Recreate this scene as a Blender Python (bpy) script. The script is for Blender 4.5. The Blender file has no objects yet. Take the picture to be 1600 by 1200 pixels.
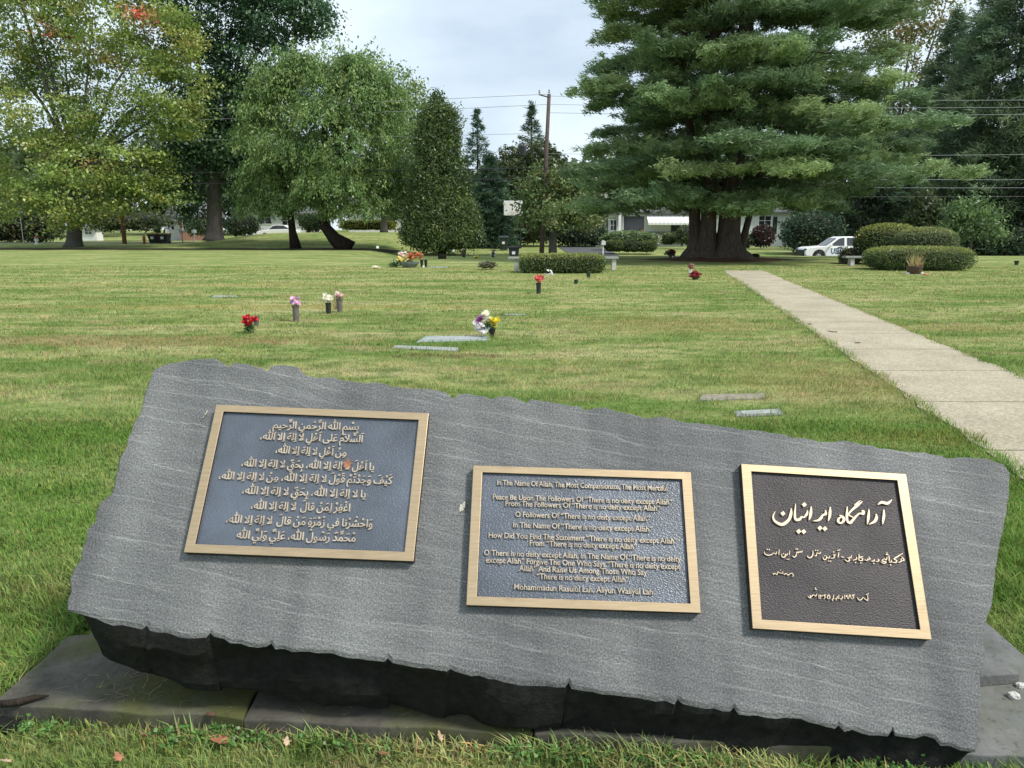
import bpy, math, random, unicodedata
import numpy as np
from math import radians as RAD, sin, cos, pi
S = bpy.context.scene
C = S.collection
rng = np.random.default_rng(11)
random.seed(5)

# ------------------------------------------------------------------ camera
H, PITCH, FPX = 1.5, RAD(11.26), 1200.0
cam = bpy.data.cameras.new('camera'); co = bpy.data.objects.new('camera', cam); C.objects.link(co)
co.location = (0, 0, H); co.rotation_euler = (pi/2 - PITCH, 0, 0)
cam.sensor_width = 36; cam.lens = 27.0; cam.clip_end = 2000; cam.clip_start = .05
S.camera = co

# ------------------------------------------------------------------ light
SUN_EL, SUN_AZ = 52, 118      # azimuth: degrees clockwise from the viewing direction (sun on the right, a little behind)
EXPOSURE = 1.0
S.view_settings.view_transform = 'Standard'; S.view_settings.look = 'None'
S.view_settings.exposure = EXPOSURE; S.view_settings.gamma = 1
w = bpy.data.worlds.new('World'); S.world = w; w.use_nodes = True
nt = w.node_tree; N = nt.nodes; L = nt.links; N.clear()
out = N.new('ShaderNodeOutputWorld'); bg = N.new('ShaderNodeBackground'); bg.inputs['Strength'].default_value = .1
sky = N.new('ShaderNodeTexSky'); sky.sky_type = 'NISHITA'; sky.sun_disc = False
sky.sun_elevation = RAD(SUN_EL); sky.sun_rotation = RAD(SUN_AZ); sky.dust_density = 2.0
tc = N.new('ShaderNodeTexCoord'); mp = N.new('ShaderNodeMapping'); mp.inputs['Scale'].default_value = (1, 1, 2.6)
mp.inputs['Location'].default_value = (.35, .2, .1)
no = N.new('ShaderNodeTexNoise'); no.inputs['Scale'].default_value = 2.3; no.inputs['Detail'].default_value = 6; no.inputs['Roughness'].default_value = .5
rp = N.new('ShaderNodeValToRGB'); rp.color_ramp.elements[0].position = .36; rp.color_ramp.elements[1].position = .62
rp.color_ramp.elements[0].color = (3.2, 3.85, 4.55, 1); rp.color_ramp.elements[1].color = (5.4, 6.05, 6.4, 1)
mx = N.new('ShaderNodeMix'); mx.data_type = 'RGBA'; mx.inputs[0].default_value = .82
L.new(tc.outputs['Generated'], mp.inputs[0]); L.new(mp.outputs[0], no.inputs['Vector']); L.new(no.outputs['Fac'], rp.inputs[0])
L.new(sky.outputs[0], mx.inputs[6]); L.new(rp.outputs[0], mx.inputs[7]); L.new(mx.outputs[2], bg.inputs['Color']); L.new(bg.outputs[0], out.inputs[0])
sl = bpy.data.lights.new('sun', 'SUN'); sl.energy = 2.1; sl.angle = RAD(9); sl.color = (1, .95, .87)
so = bpy.data.objects.new('sun', sl); C.objects.link(so)
so.rotation_euler = (RAD(90 - SUN_EL), 0, RAD(180 - SUN_AZ)); so.location = (30, -10, 40)

# ------------------------------------------------------------------ pixel -> world helpers (real rays onto real planes)
CP, SP = cos(PITCH), sin(PITCH)
def ray(px, py):
    u, v = (px - 800)/FPX, (py - 600)/FPX
    return np.array([u, CP - v*SP, -SP - v*CP])
def at(px, py, Y):
    d = ray(px, py); t = Y/d[1]; return np.array([0, 0, H]) + d*t
def gp(px, py, z=0.0):
    d = ray(px, py); t = (z - H)/d[2]; return np.array([0, 0, H]) + d*t
def mpp(Y): return Y/1.0196/FPX
def ss(a, b, v):
    t = np.clip((np.asarray(v, float) - a)/(b - a), 0, 1); return t*t*(3 - 2*t)
def g(x, y):
    x = np.asarray(x, float); y = np.asarray(y, float)
    r = ss(-12, -7, x)
    right = -.65*ss(48.5, 53.5, y) + .3*ss(58, 66, y) + .017*np.clip(y - 62, 0, 60)
    left = 1.35*ss(64, 79, y)*ss(-33, -23, x) + .3*ss(60, 76, y)*(1 - ss(-33, -23, x))
    far = 1.5*ss(100, 160, y)
    return r*right + (1 - r)*left + far
def gz(x, y): return float(g(x, y))

# ------------------------------------------------------------------ materials
def mat(name):
    m = bpy.data.materials.new(name); m.use_nodes = True
    t = m.node_tree; t.nodes.clear()
    o = t.nodes.new('ShaderNodeOutputMaterial'); return m, t, t.nodes, t.links, o
def noise(t, scale, detail=4, vec=None, sc=None, rot=None, rough=.55, coord='Object'):
    c = t.nodes.new('ShaderNodeTexCoord'); m = t.nodes.new('ShaderNodeMapping'); n = t.nodes.new('ShaderNodeTexNoise')
    if sc: m.inputs['Scale'].default_value = sc
    n.inputs['Scale'].default_value = scale; n.inputs['Detail'].default_value = detail; n.inputs['Roughness'].default_value = rough
    src = vec if vec is not None else c.outputs[coord]
    if rot:
        m0 = t.nodes.new('ShaderNodeMapping'); m0.inputs['Rotation'].default_value = rot; t.links.new(src, m0.inputs[0]); src = m0.outputs[0]
    t.links.new(src, m.inputs[0]); t.links.new(m.outputs[0], n.inputs['Vector'])
    return n.outputs['Fac']
def ramp(t, fac, stops):
    r = t.nodes.new('ShaderNodeValToRGB'); e = r.color_ramp.elements
    while len(e) < len(stops): e.new(.5)
    for i, (p, c) in enumerate(stops):
        e[i].position = p; e[i].color = (*c, 1) if len(c) == 3 else c
    t.links.new(fac, r.inputs[0]); return r.outputs[0]
def mix(t, fac, a, b, mode='MIX'):
    m = t.nodes.new('ShaderNodeMix'); m.data_type = 'RGBA'; m.blend_type = mode
    for k, v in ((0, fac), (6, a), (7, b)):
        if hasattr(v, 'type') and not isinstance(v, (tuple, float)): t.links.new(v, m.inputs[k])
        elif k == 0: m.inputs[0].default_value = v
        else: m.inputs[k].default_value = (*v, 1)
    return m.outputs[2]
def math_(t, op, a, b=None):
    m = t.nodes.new('ShaderNodeMath'); m.operation = op
    for i, v in enumerate((a, b)):
        if v is None: continue
        if isinstance(v, (int, float)): m.inputs[i].default_value = v
        else: t.links.new(v, m.inputs[i])
    return m.outputs[0]
def principled(t, o, col, rough=.8, metal=0, bump=None, bdist=.01, bstr=.5, spec=.5):
    p = t.nodes.new('ShaderNodeBsdfPrincipled')
    if isinstance(col, tuple): p.inputs['Base Color'].default_value = (*col, 1)
    else: t.links.new(col, p.inputs['Base Color'])
    if isinstance(rough, (int, float)): p.inputs['Roughness'].default_value = rough
    else: t.links.new(rough, p.inputs['Roughness'])
    p.inputs['Metallic'].default_value = metal; p.inputs['Specular IOR Level'].default_value = spec
    if bump is not None:
        b = t.nodes.new('ShaderNodeBump'); b.inputs['Distance'].default_value = bdist; b.inputs['Strength'].default_value = bstr
        t.links.new(bump, b.inputs['Height']); t.links.new(b.outputs[0], p.inputs['Normal'])
    t.links.new(p.outputs[0], o.inputs[0]); return p
_mc = {}
def plain(name, col, rough=.7, metal=0, var=.25, scale=6, spec=.5):
    if name in _mc: return _mc[name]
    m, t, n, l, o = mat(name)
    f = noise(t, scale, 5)
    c = ramp(t, f, [(.25, tuple(v*(1 - var) for v in col)), (.75, tuple(min(1, v*(1 + var)) for v in col))])
    principled(t, o, c, rough, metal, bump=noise(t, scale*6, 3), bdist=.005, bstr=.15, spec=spec)
    _mc[name] = m; return m
def emis(name, col, s):
    m, t, n, l, o = mat(name); p = principled(t, o, col, .4)
    p.inputs['Emission Color'].default_value = (*col, 1); p.inputs['Emission Strength'].default_value = s; return m
def leafmat(name, trans=.35, gloss=.04, gain=1.6):
    m, t, n, l, o = mat(name)
    a = n.new('ShaderNodeAttribute'); a.attribute_name = 'tint'
    d = n.new('ShaderNodeBsdfDiffuse'); tr = n.new('ShaderNodeBsdfTranslucent'); gl = n.new('ShaderNodeBsdfGlossy'); gl.inputs['Roughness'].default_value = .45
    m1 = n.new('ShaderNodeMixShader'); m1.inputs[0].default_value = trans; m2 = n.new('ShaderNodeMixShader'); m2.inputs[0].default_value = gloss
    h = n.new('ShaderNodeHueSaturation'); h.inputs['Value'].default_value = gain*1.25; h2 = n.new('ShaderNodeHueSaturation'); h2.inputs['Value'].default_value = gain; l.new(a.outputs['Color'], h2.inputs['Color']); h.inputs['Hue'].default_value = .5
    l.new(h2.outputs[0], d.inputs[0]); l.new(a.outputs['Color'], h.inputs['Color']); l.new(h.outputs[0], tr.inputs[0])
    l.new(d.outputs[0], m1.inputs[1]); l.new(tr.outputs[0], m1.inputs[2]); l.new(m1.outputs[0], m2.inputs[1]); l.new(gl.outputs[0], m2.inputs[2]); l.new(m2.outputs[0], o.inputs[0])
    return m
LEAF = leafmat('leaf'); NEEDLE = leafmat('needle', .3, .02, 1.85); PETAL = leafmat('petal', .3, .02, 1.0)

def lawn_color(t, sat=1.0):
    ge = t.nodes.new('ShaderNodeNewGeometry'); pos = ge.outputs['Position']
    f1 = noise(t, .55, 5, vec=pos, sc=(.55, 1.5, 1), rough=.6)
    c = ramp(t, f1, [(.28, (.128, .225, .055)), (.44, (.225, .295, .095)), (.54, (.35, .385, .16)), (.68, (.49, .45, .25))])
    f2 = noise(t, 3.2, 4, vec=pos, sc=(.8, 1.3, 1))
    c = mix(t, ramp(t, f2, [(.42, (0, 0, 0)), (.66, (.75,)*3)]), c, (.095, .175, .04))
    f3 = noise(t, 1.1, 4, vec=pos, sc=(.6, 1.7, 1), rough=.7)
    c = mix(t, ramp(t, f3, [(.52, (0, 0, 0)), (.66, (.8,)*3)]), c, (.39, .33, .18))
    # worn brown strips where graves were dug
    sep = t.nodes.new('ShaderNodeSeparateXYZ'); t.links.new(pos, sep.inputs[0])
    wob = math_(t, 'MULTIPLY', math_(t, 'SUBTRACT', noise(t, 2.6, 7, vec=pos, rough=.7), .5), 5.5)
    for (cx, cy, rx, ry, k, bc) in ((-5.6, 10.6, 3.6, .62, .6, (.29, .225, .11)), (-5, 15.5, 6, .5, .5, (.40, .33, .13)), (-9, 22, 10, .6, .45, (.42, .36, .16)),
                                (-.75, 9.3, .7, .18, .7, (.15, .11, .055)), (2.6, 12.5, 1.8, 1.2, .4, (.34, .26, .12)), (3.2, 5.45, .8, .3, .6, (.30, .22, .09)),
                                (3, 25, 7, 1.1, .4, (.38, .34, .15)), (-3, 31, 12, 1.0, .4, (.38, .34, .14)), (3.1, 7.6, .9, 1.6, .35, (.34, .27, .12)), (7.5, 12, 2.5, .5, .4, (.38, .33, .15))):
        dx = math_(t, 'DIVIDE', math_(t, 'SUBTRACT', sep.outputs[0], cx), rx)
        dy = math_(t, 'DIVIDE', math_(t, 'SUBTRACT', sep.outputs[1], cy), ry)
        d2 = math_(t, 'ADD', math_(t, 'MULTIPLY', dx, dx), math_(t, 'MULTIPLY', dy, dy))
        mk_ = math_(t, 'SUBTRACT', 1.25, math_(t, 'ADD', d2, wob)); mk_ = math_(t, 'MULTIPLY', mk_, k)
        cl = t.nodes.new('ShaderNodeClamp'); cl.inputs['Max'].default_value = k; t.links.new(mk_, cl.inputs[0])
        c = mix(t, cl.outputs[0], c, bc)
    # fresh green belt close behind the stone
    dx = math_(t, 'SUBTRACT', 1.0, math_(t, 'DIVIDE', math_(t, 'ABSOLUTE', math_(t, 'SUBTRACT', sep.outputs[1], 4.6)), 2.6))
    cl = t.nodes.new('ShaderNodeClamp'); cl.inputs['Max'].default_value = .55; t.links.new(dx, cl.inputs[0])
    c = mix(t, cl.outputs[0], c, (.125, .24, .045))
    return c
m, t, n, l, o = mat('lawn')
c = lawn_color(t); ge = n.new('ShaderNodeNewGeometry')
f = noise(t, 14, 5, vec=ge.outputs['Position'], sc=(1, 1.4, 1), rough=.75)
c = mix(t, 1.0, c, ramp(t, f, [(.3, (.55, .6, .5)), (.7, (1.15, 1.12, 1.05))]), 'MULTIPLY')
principled(t, o, c, .95, bump=f, bdist=.06, bstr=.8, spec=.1); LAWN = m
m, t, n, l, o = mat('grass_blade')
c = lawn_color(t); a = n.new('ShaderNodeAttribute'); a.attribute_name = 'tint'
c = mix(t, 1.0, c, a.outputs['Color'], 'MULTIPLY')
d = n.new('ShaderNodeBsdfDiffuse'); tr = n.new('ShaderNodeBsdfTranslucent'); ms = n.new('ShaderNodeMixShader'); ms.inputs[0].default_value = .3
l.new(c, d.inputs[0]); l.new(c, tr.inputs[0]); l.new(d.outputs[0], ms.inputs[1]); l.new(tr.outputs[0], ms.inputs[2]); l.new(ms.outputs[0], o.inputs[0]); BLADE = m

m, t, n, l, o = mat('grey_gneiss')
f = noise(t, 190, 4, rough=.8); c = ramp(t, f, [(.31, (.055, .0575, .059)), (.5, (.126, .13, .131)), (.70, (.285, .29, .288))])
f2 = noise(t, 5.5, 6, sc=(.35, 5, 2), rot=(0, 0, RAD(12)), rough=.65)
c = mix(t, 1.0, c, ramp(t, f2, [(.3, (.88, .88, .89)), (.7, (1.10, 1.10, 1.09))]), 'MULTIPLY')
tcv = n.new('ShaderNodeTexCoord'); spv = n.new('ShaderNodeSeparateXYZ'); l.new(tcv.outputs['Object'], spv.inputs[0])
for ang, k_, amp, wv, st_, ms in ((13, 7.0, 1.1, .014, .8, .53), (10, 17.0, 1.6, .06, .3, .46), (15, 11.0, 1.3, .022, .55, .55)):
    v_ = math_(t, 'ADD', math_(t, 'MULTIPLY', spv.outputs[0], sin(RAD(ang))*k_), math_(t, 'MULTIPLY', spv.outputs[1], cos(RAD(ang))*k_))
    v_ = math_(t, 'ADD', v_, math_(t, 'MULTIPLY', noise(t, 1.3, 3, rough=.5), amp*1.1)); v_ = math_(t, 'ADD', v_, math_(t, 'MULTIPLY', noise(t, 34, 3), .13))
    dv = math_(t, 'ABSOLUTE', math_(t, 'SUBTRACT', math_(t, 'FRACT', v_), .5))
    vein = ramp(t, dv, [(0, (1, 1, 1)), (wv, (0, 0, 0))])
    fm = noise(t, 5, 5, sc=(.7, 4.5, 1), rot=(0, 0, RAD(ang)), rough=.7)
    vein = mix(t, 1.0, vein, ramp(t, fm, [(ms - .06, (0, 0, 0)), (ms + .14, (st_,)*3)]), 'MULTIPLY')
    c = mix(t, vein, c, (.42, .43, .42))
f4 = noise(t, 2.4, 5, sc=(2.2, .3, 1)); c = mix(t, 1.0, c, ramp(t, f4, [(.32, (.72, .72, .73)), (.5, (1, 1, 1)), (.66, (1.2, 1.2, 1.19))]), 'MULTIPLY')
f5 = noise(t, 1.8, 4); c = mix(t, 1.0, c, ramp(t, f5, [(.3, (.74, .745, .76)), (.7, (1.16, 1.16, 1.15))]), 'MULTIPLY')
f6 = noise(t, 3.1, 5); c = mix(t, ramp(t, f6, [(.62, (0, 0, 0)), (.75, (.3,)*3)]), c, (.19, .16, .11))
bm_ = math_(t, 'ADD', noise(t, 130, 4), math_(t, 'MULTIPLY', noise(t, 18, 6, sc=(.6, 1.6, 1), rot=(0, 0, RAD(12))), 2.6))
principled(t, o, c, .7, bump=bm_, bdist=.005, bstr=.55, spec=.35); STONE = m
m, t, n, l, o = mat('shaded_split_gneiss')
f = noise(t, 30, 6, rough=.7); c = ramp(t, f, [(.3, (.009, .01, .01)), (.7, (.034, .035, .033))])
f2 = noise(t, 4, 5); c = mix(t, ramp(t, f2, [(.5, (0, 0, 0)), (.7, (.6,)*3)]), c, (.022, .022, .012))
principled(t, o, c, .9, bump=noise(t, 11, 8, rough=.75), bdist=.05, bstr=1.0, spec=.2); SPLIT_SHADED = m  # split rock, its colour blackened to paint in the shadow under the stone
def flag(name, a, b, moss):
    m, t, n, l, o = mat(name)
    f = noise(t, 9, 6); c = ramp(t, f, [(.3, a), (.7, b)])
    f2 = noise(t, 3.5, 5); c = mix(t, ramp(t, f2, [(.46, (0, 0, 0)), (.62, (moss,)*3)]), c, (.075, .085, .02))
    f3 = noise(t, 40, 5); c = mix(t, ramp(t, f3, [(.55, (0, 0, 0)), (.72, (.6,)*3)]), c, (.045, .04, .028))
    f4 = noise(t, 90, 3); c = mix(t, ramp(t, f4, [(.68, (0, 0, 0)), (.76, (.5,)*3)]), c, (.24, .22, .16))
    principled(t, o, c, .88, bump=noise(t, 30, 6), bdist=.008, bstr=.6, spec=.2); return m
BLUESTONE = flag('bluestone', (.056, .054, .044), (.12, .114, .094), .8); BLUECLEAN = flag('clean_bluestone', (.10, .105, .105), (.18, .182, .178), .25)

m, t, n, l, o = mat('brushed_bronze')
f = noise(t, 60, 4, sc=(.25, 3.5, 1)); c = ramp(t, f, [(.3, (.39, .295, .18)), (.7, (.48, .37, .235))])
f2 = noise(t, 12, 5); c = mix(t, ramp(t, f2, [(.6, (0, 0, 0)), (.78, (.5,)*3)]), c, (.30, .21, .13))
principled(t, o, c, .42, .6, bump=f, bdist=.001, bstr=.2); BRONZE = m
m, t, n, l, o = mat('letter_bronze'); principled(t, o, (.60, .49, .36), .45, .3); LETTER = m
m, t, n, l, o = mat('dull_letter_bronze'); principled(t, o, ramp(t, noise(t, 40, 3), [(.3, (.34, .285, .225)), (.7, (.56, .48, .38))]), .5, .3); LETTERD = m
FRAMESIDE = plain('frame_side_shade', (.03, .024, .02), .6)  # dark frame sides paint in the shadow below the plaques
def panelmat(name, c1, c2, rough, spec):
    m, t, n, l, o = mat(name)
    f = noise(t, 5, 4); c = ramp(t, f, [(.35, c1), (.7, c2)])
    v = n.new('ShaderNodeTexVoronoi'); v.inputs['Scale'].default_value = 230; tcx = n.new('ShaderNodeTexCoord')
    mpv = n.new('ShaderNodeMapping'); mpv.inputs['Rotation'].default_value = (0, 0, RAD(35)); mpv.inputs['Scale'].default_value = (.7, 1.3, 1)
    l.new(tcx.outputs['Object'], mpv.inputs[0]); l.new(mpv.outputs[0], v.inputs['Vector'])
    b = math_(t, 'ADD', v.outputs['Distance'], math_(t, 'MULTIPLY', noise(t, 300, 2), .5))
    principled(t, o, c, rough, .25, bump=b, bdist=.003, bstr=.42, spec=spec); return m
PANEL_BLUE = panelmat('sky_tinted_panel', (.06, .072, .09), (.11, .13, .165), .36, .9)  # bluish base colour paints in the reflected sky
PANEL_DARK = panelmat('dark_brown_panel', (.032, .028, .03), (.054, .048, .05), .5, .4)
m, t, n, l, o = mat('concrete_path')
f = noise(t, 1.2, 6); c = ramp(t, f, [(.3, (.33, .295, .215)), (.7, (.46, .41, .305))])
f2 = noise(t, 45, 4); c = mix(t, 1.0, c, ramp(t, f2, [(.3, (.6, .6, .6)), (.7, (1.2, 1.2, 1.2))]), 'MULTIPLY')
f3 = noise(t, 5, 6, sc=(.4, 2, 1)); c = mix(t, ramp(t, f3, [(.56, (0, 0, 0)), (.72, (.45,)*3)]), c, (.30, .26, .19))
principled(t, o, c, .9, bump=f2, bdist=.01, bstr=.4, spec=.2); PATH = m
def bark(name, a, b):
    m, t, n, l, o = mat(name); f = noise(t, 3, 6, sc=(3, 3, .5), rough=.7)
    principled(t, o, ramp(t, f, [(.3, a), (.7, b)]), .95, bump=f, bdist=.08, bstr=.9, spec=.1); return m
BARK = bark('grey_bark', (.07, .065, .058), (.17, .16, .145)); BARKD = bark('dark_bark', (.018, .015, .012), (.05, .04, .032)); BARKP = bark('pine_bark', (.045, .036, .03), (.15, .12, .10))
m, t, n, l, o = mat('pine_straw'); f = noise(t, 7, 6); principled(t, o, ramp(t, f, [(.3, (.06, .032, .02)), (.7, (.15, .085, .05))]), .95, bump=noise(t, 30, 4), bdist=.03, spec=.1); STRAW = m
m, t, n, l, o = mat('shaded_soil'); f = noise(t, 2, 6); principled(t, o, ramp(t, f, [(.3, (.026, .027, .014)), (.7, (.06, .056, .028))]), .95, bump=noise(t, 30, 4), bdist=.03, spec=.1); SHADED_SOIL = m  # soil colour, darkened further to paint in the tree shade along the lawn
ASPH = plain('asphalt', (.075, .078, .085), .9, 0, .3, 2)
WHITE = plain('white_paint', (.78, .78, .77), .5, 0, .06, 3)
CARWHITE = plain('white_car_paint', (.82, .83, .84), .25, 0, .02, 1)
GLASS = plain('dark_glass', (.03, .035, .04), .08, 0, .1, 2, spec=.8)
BLACK = plain('black_plastic', (.018, .018, .02), .5); TUBEGREY = plain('weathered_tube', (.13, .11, .10), .6, 0, .4, 20)
CONC = plain('pale_concrete', (.48, .47, .44), .9, 0, .18, 8); GRANITE = plain('pale_granite', (.27, .29, .27), .8, 0, .3, 25)
WOOD = plain('weathered_pole_wood', (.085, .062, .052), .9, 0, .3, 4); TERRA = plain('terracotta', (.45, .18, .10), .8)
RUBBER = plain('rubber', (.02, .02, .02), .8); CHROME = plain('steel', (.55, .55, .56), .3, .9, .05)

# ------------------------------------------------------------------ mesh helpers
def tag(o, label=None, cat=None, group=None, kind=None):
    if label: o['label'] = label
    if cat: o['category'] = cat
    if group: o['group'] = group
    if kind: o['kind'] = kind
    return o
def empty(name, loc, rot=(0, 0, 0)):
    o = bpy.data.objects.new(name, None); C.objects.link(o); o.location = tuple(map(float, loc)); o.rotation_euler = rot
    o.empty_display_size = .1; return o
def link(name, me, material, parent=None, loc=None, smooth=False):
    if material: me.materials.append(material)
    if smooth and len(me.polygons): me.polygons.foreach_set('use_smooth', np.ones(len(me.polygons), bool))
    o = bpy.data.objects.new(name, me); C.objects.link(o)
    if parent is not None: o.parent = parent
    if loc is not None: o.location = tuple(map(float, loc))
    return o
def npmesh(name, V, F, tint=None):
    """V (n,3) ; F (m,k) int array of equal-sized faces"""
    V = np.ascontiguousarray(V, np.float32); F = np.ascontiguousarray(F, np.int32)
    me = bpy.data.meshes.new(name); me.vertices.add(len(V)); me.vertices.foreach_set('co', V.ravel())
    me.loops.add(F.size); me.loops.foreach_set('vertex_index', F.ravel())
    me.polygons.add(len(F)); me.polygons.foreach_set('loop_start', np.arange(0, F.size, F.shape[1], dtype=np.int32))
    try: me.polygons.foreach_set('loop_total', np.full(len(F), F.shape[1], np.int32))
    except Exception: pass
    if tint is not None:
        a = me.color_attributes.new('tint', 'FLOAT_COLOR', 'POINT')
        a.data.foreach_set('color', np.concatenate([np.asarray(tint, np.float32), np.ones((len(V), 1), np.float32)], 1).ravel())
    me.update(calc_edges=True); return me
class MB:
    def __init__(s): s.v = []; s.f = []
    def add(s, vs, fs):
        k = len(s.v); s.v += [tuple(map(float, p)) for p in vs]; s.f += [tuple(i + k for i in f) for f in fs]; return s
    def box(s, c, d, rz=0, top=1.0, bev=0.0):
        x, y, z = d[0]/2, d[1]/2, d[2]/2; cr, sr = cos(rz), sin(rz); vs = []
        if bev <= 0: rings = [(-z, 1, 0), (z, top, 0)]
        else: rings = [(-z, 1, bev), (-z + bev, 1, 0), (z - bev, top, 0), (z, top, bev)]
        for (zz, k, b) in rings:
            for a, q in ((-1, -1), (1, -1), (1, 1), (-1, 1)):
                X, Y = a*(x*k - b), q*(y*k - b); vs.append((c[0] + X*cr - Y*sr, c[1] + X*sr + Y*cr, c[2] + zz))
        nr = len(rings); fs = [(3, 2, 1, 0), tuple(4*(nr-1) + i for i in range(4))]
        for r in range(nr - 1):
            for i in range(4): j = (i + 1) % 4; fs.append((4*r + i, 4*r + j, 4*r + 4 + j, 4*r + 4 + i))
        return s.add(vs, fs)
    def tube(s, pts, rad, n=8, cap=True):
        pts = [np.array(p, float) for p in pts]
        if isinstance(rad, (int, float)): rad = [rad]*len(pts)
        vs = []; fs = []
        for i, p in enumerate(pts):
            d = pts[min(i + 1, len(pts) - 1)] - pts[max(i - 1, 0)]; d /= (np.linalg.norm(d) + 1e-9)
            a = np.cross(d, (0, 1, 0) if abs(d[1]) < .9 else (1, 0, 0)); a /= np.linalg.norm(a); b = np.cross(d, a)
            for k in range(n):
                q = 2*pi*k/n; vs.append(p + rad[i]*(a*cos(q) + b*sin(q)))
        for i in range(len(pts) - 1):
            for k in range(n): fs.append((i*n + k, i*n + (k+1) % n, (i+1)*n + (k+1) % n, (i+1)*n + k))
        if cap: fs += [tuple(range(n))[::-1], tuple((len(pts)-1)*n + k for k in range(n))]
        return s.add(vs, fs)
    def lathe(s, prof, c=(0, 0, 0), n=16):
        vs = []; fs = []
        for (r, z) in prof:
            for k in range(n): vs.append((c[0] + r*cos(2*pi*k/n), c[1] + r*sin(2*pi*k/n), c[2] + z))
        for i in range(len(prof) - 1):
            for k in range(n): fs.append((i*n + k, i*n + (k+1) % n, (i+1)*n + (k+1) % n, (i+1)*n + k))
        fs += [tuple(range(n))[::-1], tuple((len(prof)-1)*n + k for k in range(n))]
        return s.add(vs, fs)
    def prism(s, poly, y0, y1):         # poly of (x,z), extruded along y
        n = len(poly); vs = [(x, y0, z) for x, z in poly] + [(x, y1, z) for x, z in poly]
        fs = [tuple(range(n)), tuple(range(2*n - 1, n - 1, -1))] + [(i, i + n, (i+1) % n + n, (i+1) % n) for i in range(n)]
        return s.add(vs, fs)
    def build(s, name, material, parent=None, loc=None, smooth=False, fix=True, bevel=0):
        me = bpy.data.meshes.new(name); me.from_pydata(s.v, [], s.f)
        if fix:
            import bmesh
            b = bmesh.new(); b.from_mesh(me); bmesh.ops.recalc_face_normals(b, faces=b.faces[:]); b.to_mesh(me); b.free()
        o = link(name, me, material, parent, loc, smooth)
        if bevel:
            mo = o.modifiers.new('bevel', 'BEVEL'); mo.width = bevel; mo.segments = 2; mo.limit_method = 'ANGLE'
        return o

# ------------------------------------------------------------------ foliage helpers
def unit(n):
    v = rng.normal(size=(n, 3)); return v/np.linalg.norm(v, axis=1, keepdims=True)
def leafquads(P, size, aspect=.6, axis=None, axis_jit=1.0, up=.4, col=None):
    n = len(P); a = unit(n)*axis_jit
    if axis is not None: a = a + axis
    a /= np.linalg.norm(a, axis=1, keepdims=True) + 1e-9
    nn = unit(n) + np.array([0, 0, up]); b = np.cross(nn, a); b /= np.linalg.norm(b, axis=1, keepdims=True) + 1e-9
    sz = (np.asarray(size)*rng.uniform(.6, 1.4, n))[:, None]
    V = np.stack([P - a*sz*.5, P + b*sz*aspect*.5, P + a*sz*.5, P - b*sz*aspect*.5], 1).reshape(-1, 3)
    F = np.arange(4*n).reshape(-1, 4); return V, F, np.repeat(col, 4, 0)
def cluster_pts(lobes, ncl, k, sig, palette, shell=.5, jit=.22, squash=.7):
    """lobes: list of (centre, radii). Returns points and colours"""
    wts = np.array([r[0]*r[2] for c, r in lobes]); wts = wts/wts.sum()
    idx = rng.choice(len(lobes), ncl, p=wts)
    C0 = np.array([c for c, r in lobes])[idx]; R0 = np.array([r for c, r in lobes])[idx]
    f = rng.uniform(shell, 1, ncl)[:, None]
    ctr = C0 + unit(ncl)*R0*f
    pal = np.array(palette, float)
    pc = pal[rng.integers(0, len(pal), ncl)]*rng.uniform(.78, 1.25, (ncl, 1))
    P = np.repeat(ctr, k, 0) + rng.normal(size=(ncl*k, 3))*sig*np.array([1, 1, squash])*np.repeat(rng.uniform(.6, 1.4, (ncl, 1)), k, 0)
    col = np.repeat(pc, k, 0)*rng.uniform(1 - jit, 1 + jit, (ncl*k, 1))
    return P, col, ctr
def pxlobes(lst, D):
    out = []
    for q in lst:
        px, py, rx, ry = q[:4]; dy = q[4] if len(q) > 4 else 0
        out.append((at(px, py, D + dy), np.array([rx, rx*.85, ry])*mpp(D + dy)))
    return out
def limbs(base, lobes, r0, trunk_top, n=7, sides=8, lean=0.0):
    mb = MB(); base = np.array(base, float); top = np.array(trunk_top, float)
    pts = [base + (top - base)*s + np.array([lean*sin(s*2.5)*.2, 0, 0]) for s in (0, .04, .12, .4, .7, 1)]
    mb.tube(pts, [r0*1.55, r0*1.2, r0, r0*.88, r0*.8, r0*.7], sides)
    order = list(lobes); random.shuffle(order)
    for c, r in order[:n]:
        e = np.array(c) + np.array([random.uniform(-.3, .3), random.uniform(-.3, .3), .2])*r
        s = base + (top - base)*random.uniform(.72, 1); mid = s*.5 + e*.5 + np.array([0, 0, .12*np.linalg.norm(e - s)*random.uniform(-.3, 1)])
        rr = r0*random.uniform(.3, .5); mb.tube([s, s*.6 + mid*.4, mid, e], [rr, rr*.85, rr*.6, rr*.15], 6)
    return mb
def finish_tree(root, base, V, F, T, mb, bark_, leafm=None, crown_name='crown'):
    b = np.array(base, float)
    if mb:
        mb.v = [tuple(np.array(p) - b) for p in mb.v]; mb.build('trunk', bark_, root, smooth=True)
    link(crown_name, npmesh(crown_name, V - b, F, T), leafm or LEAF, root)
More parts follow.
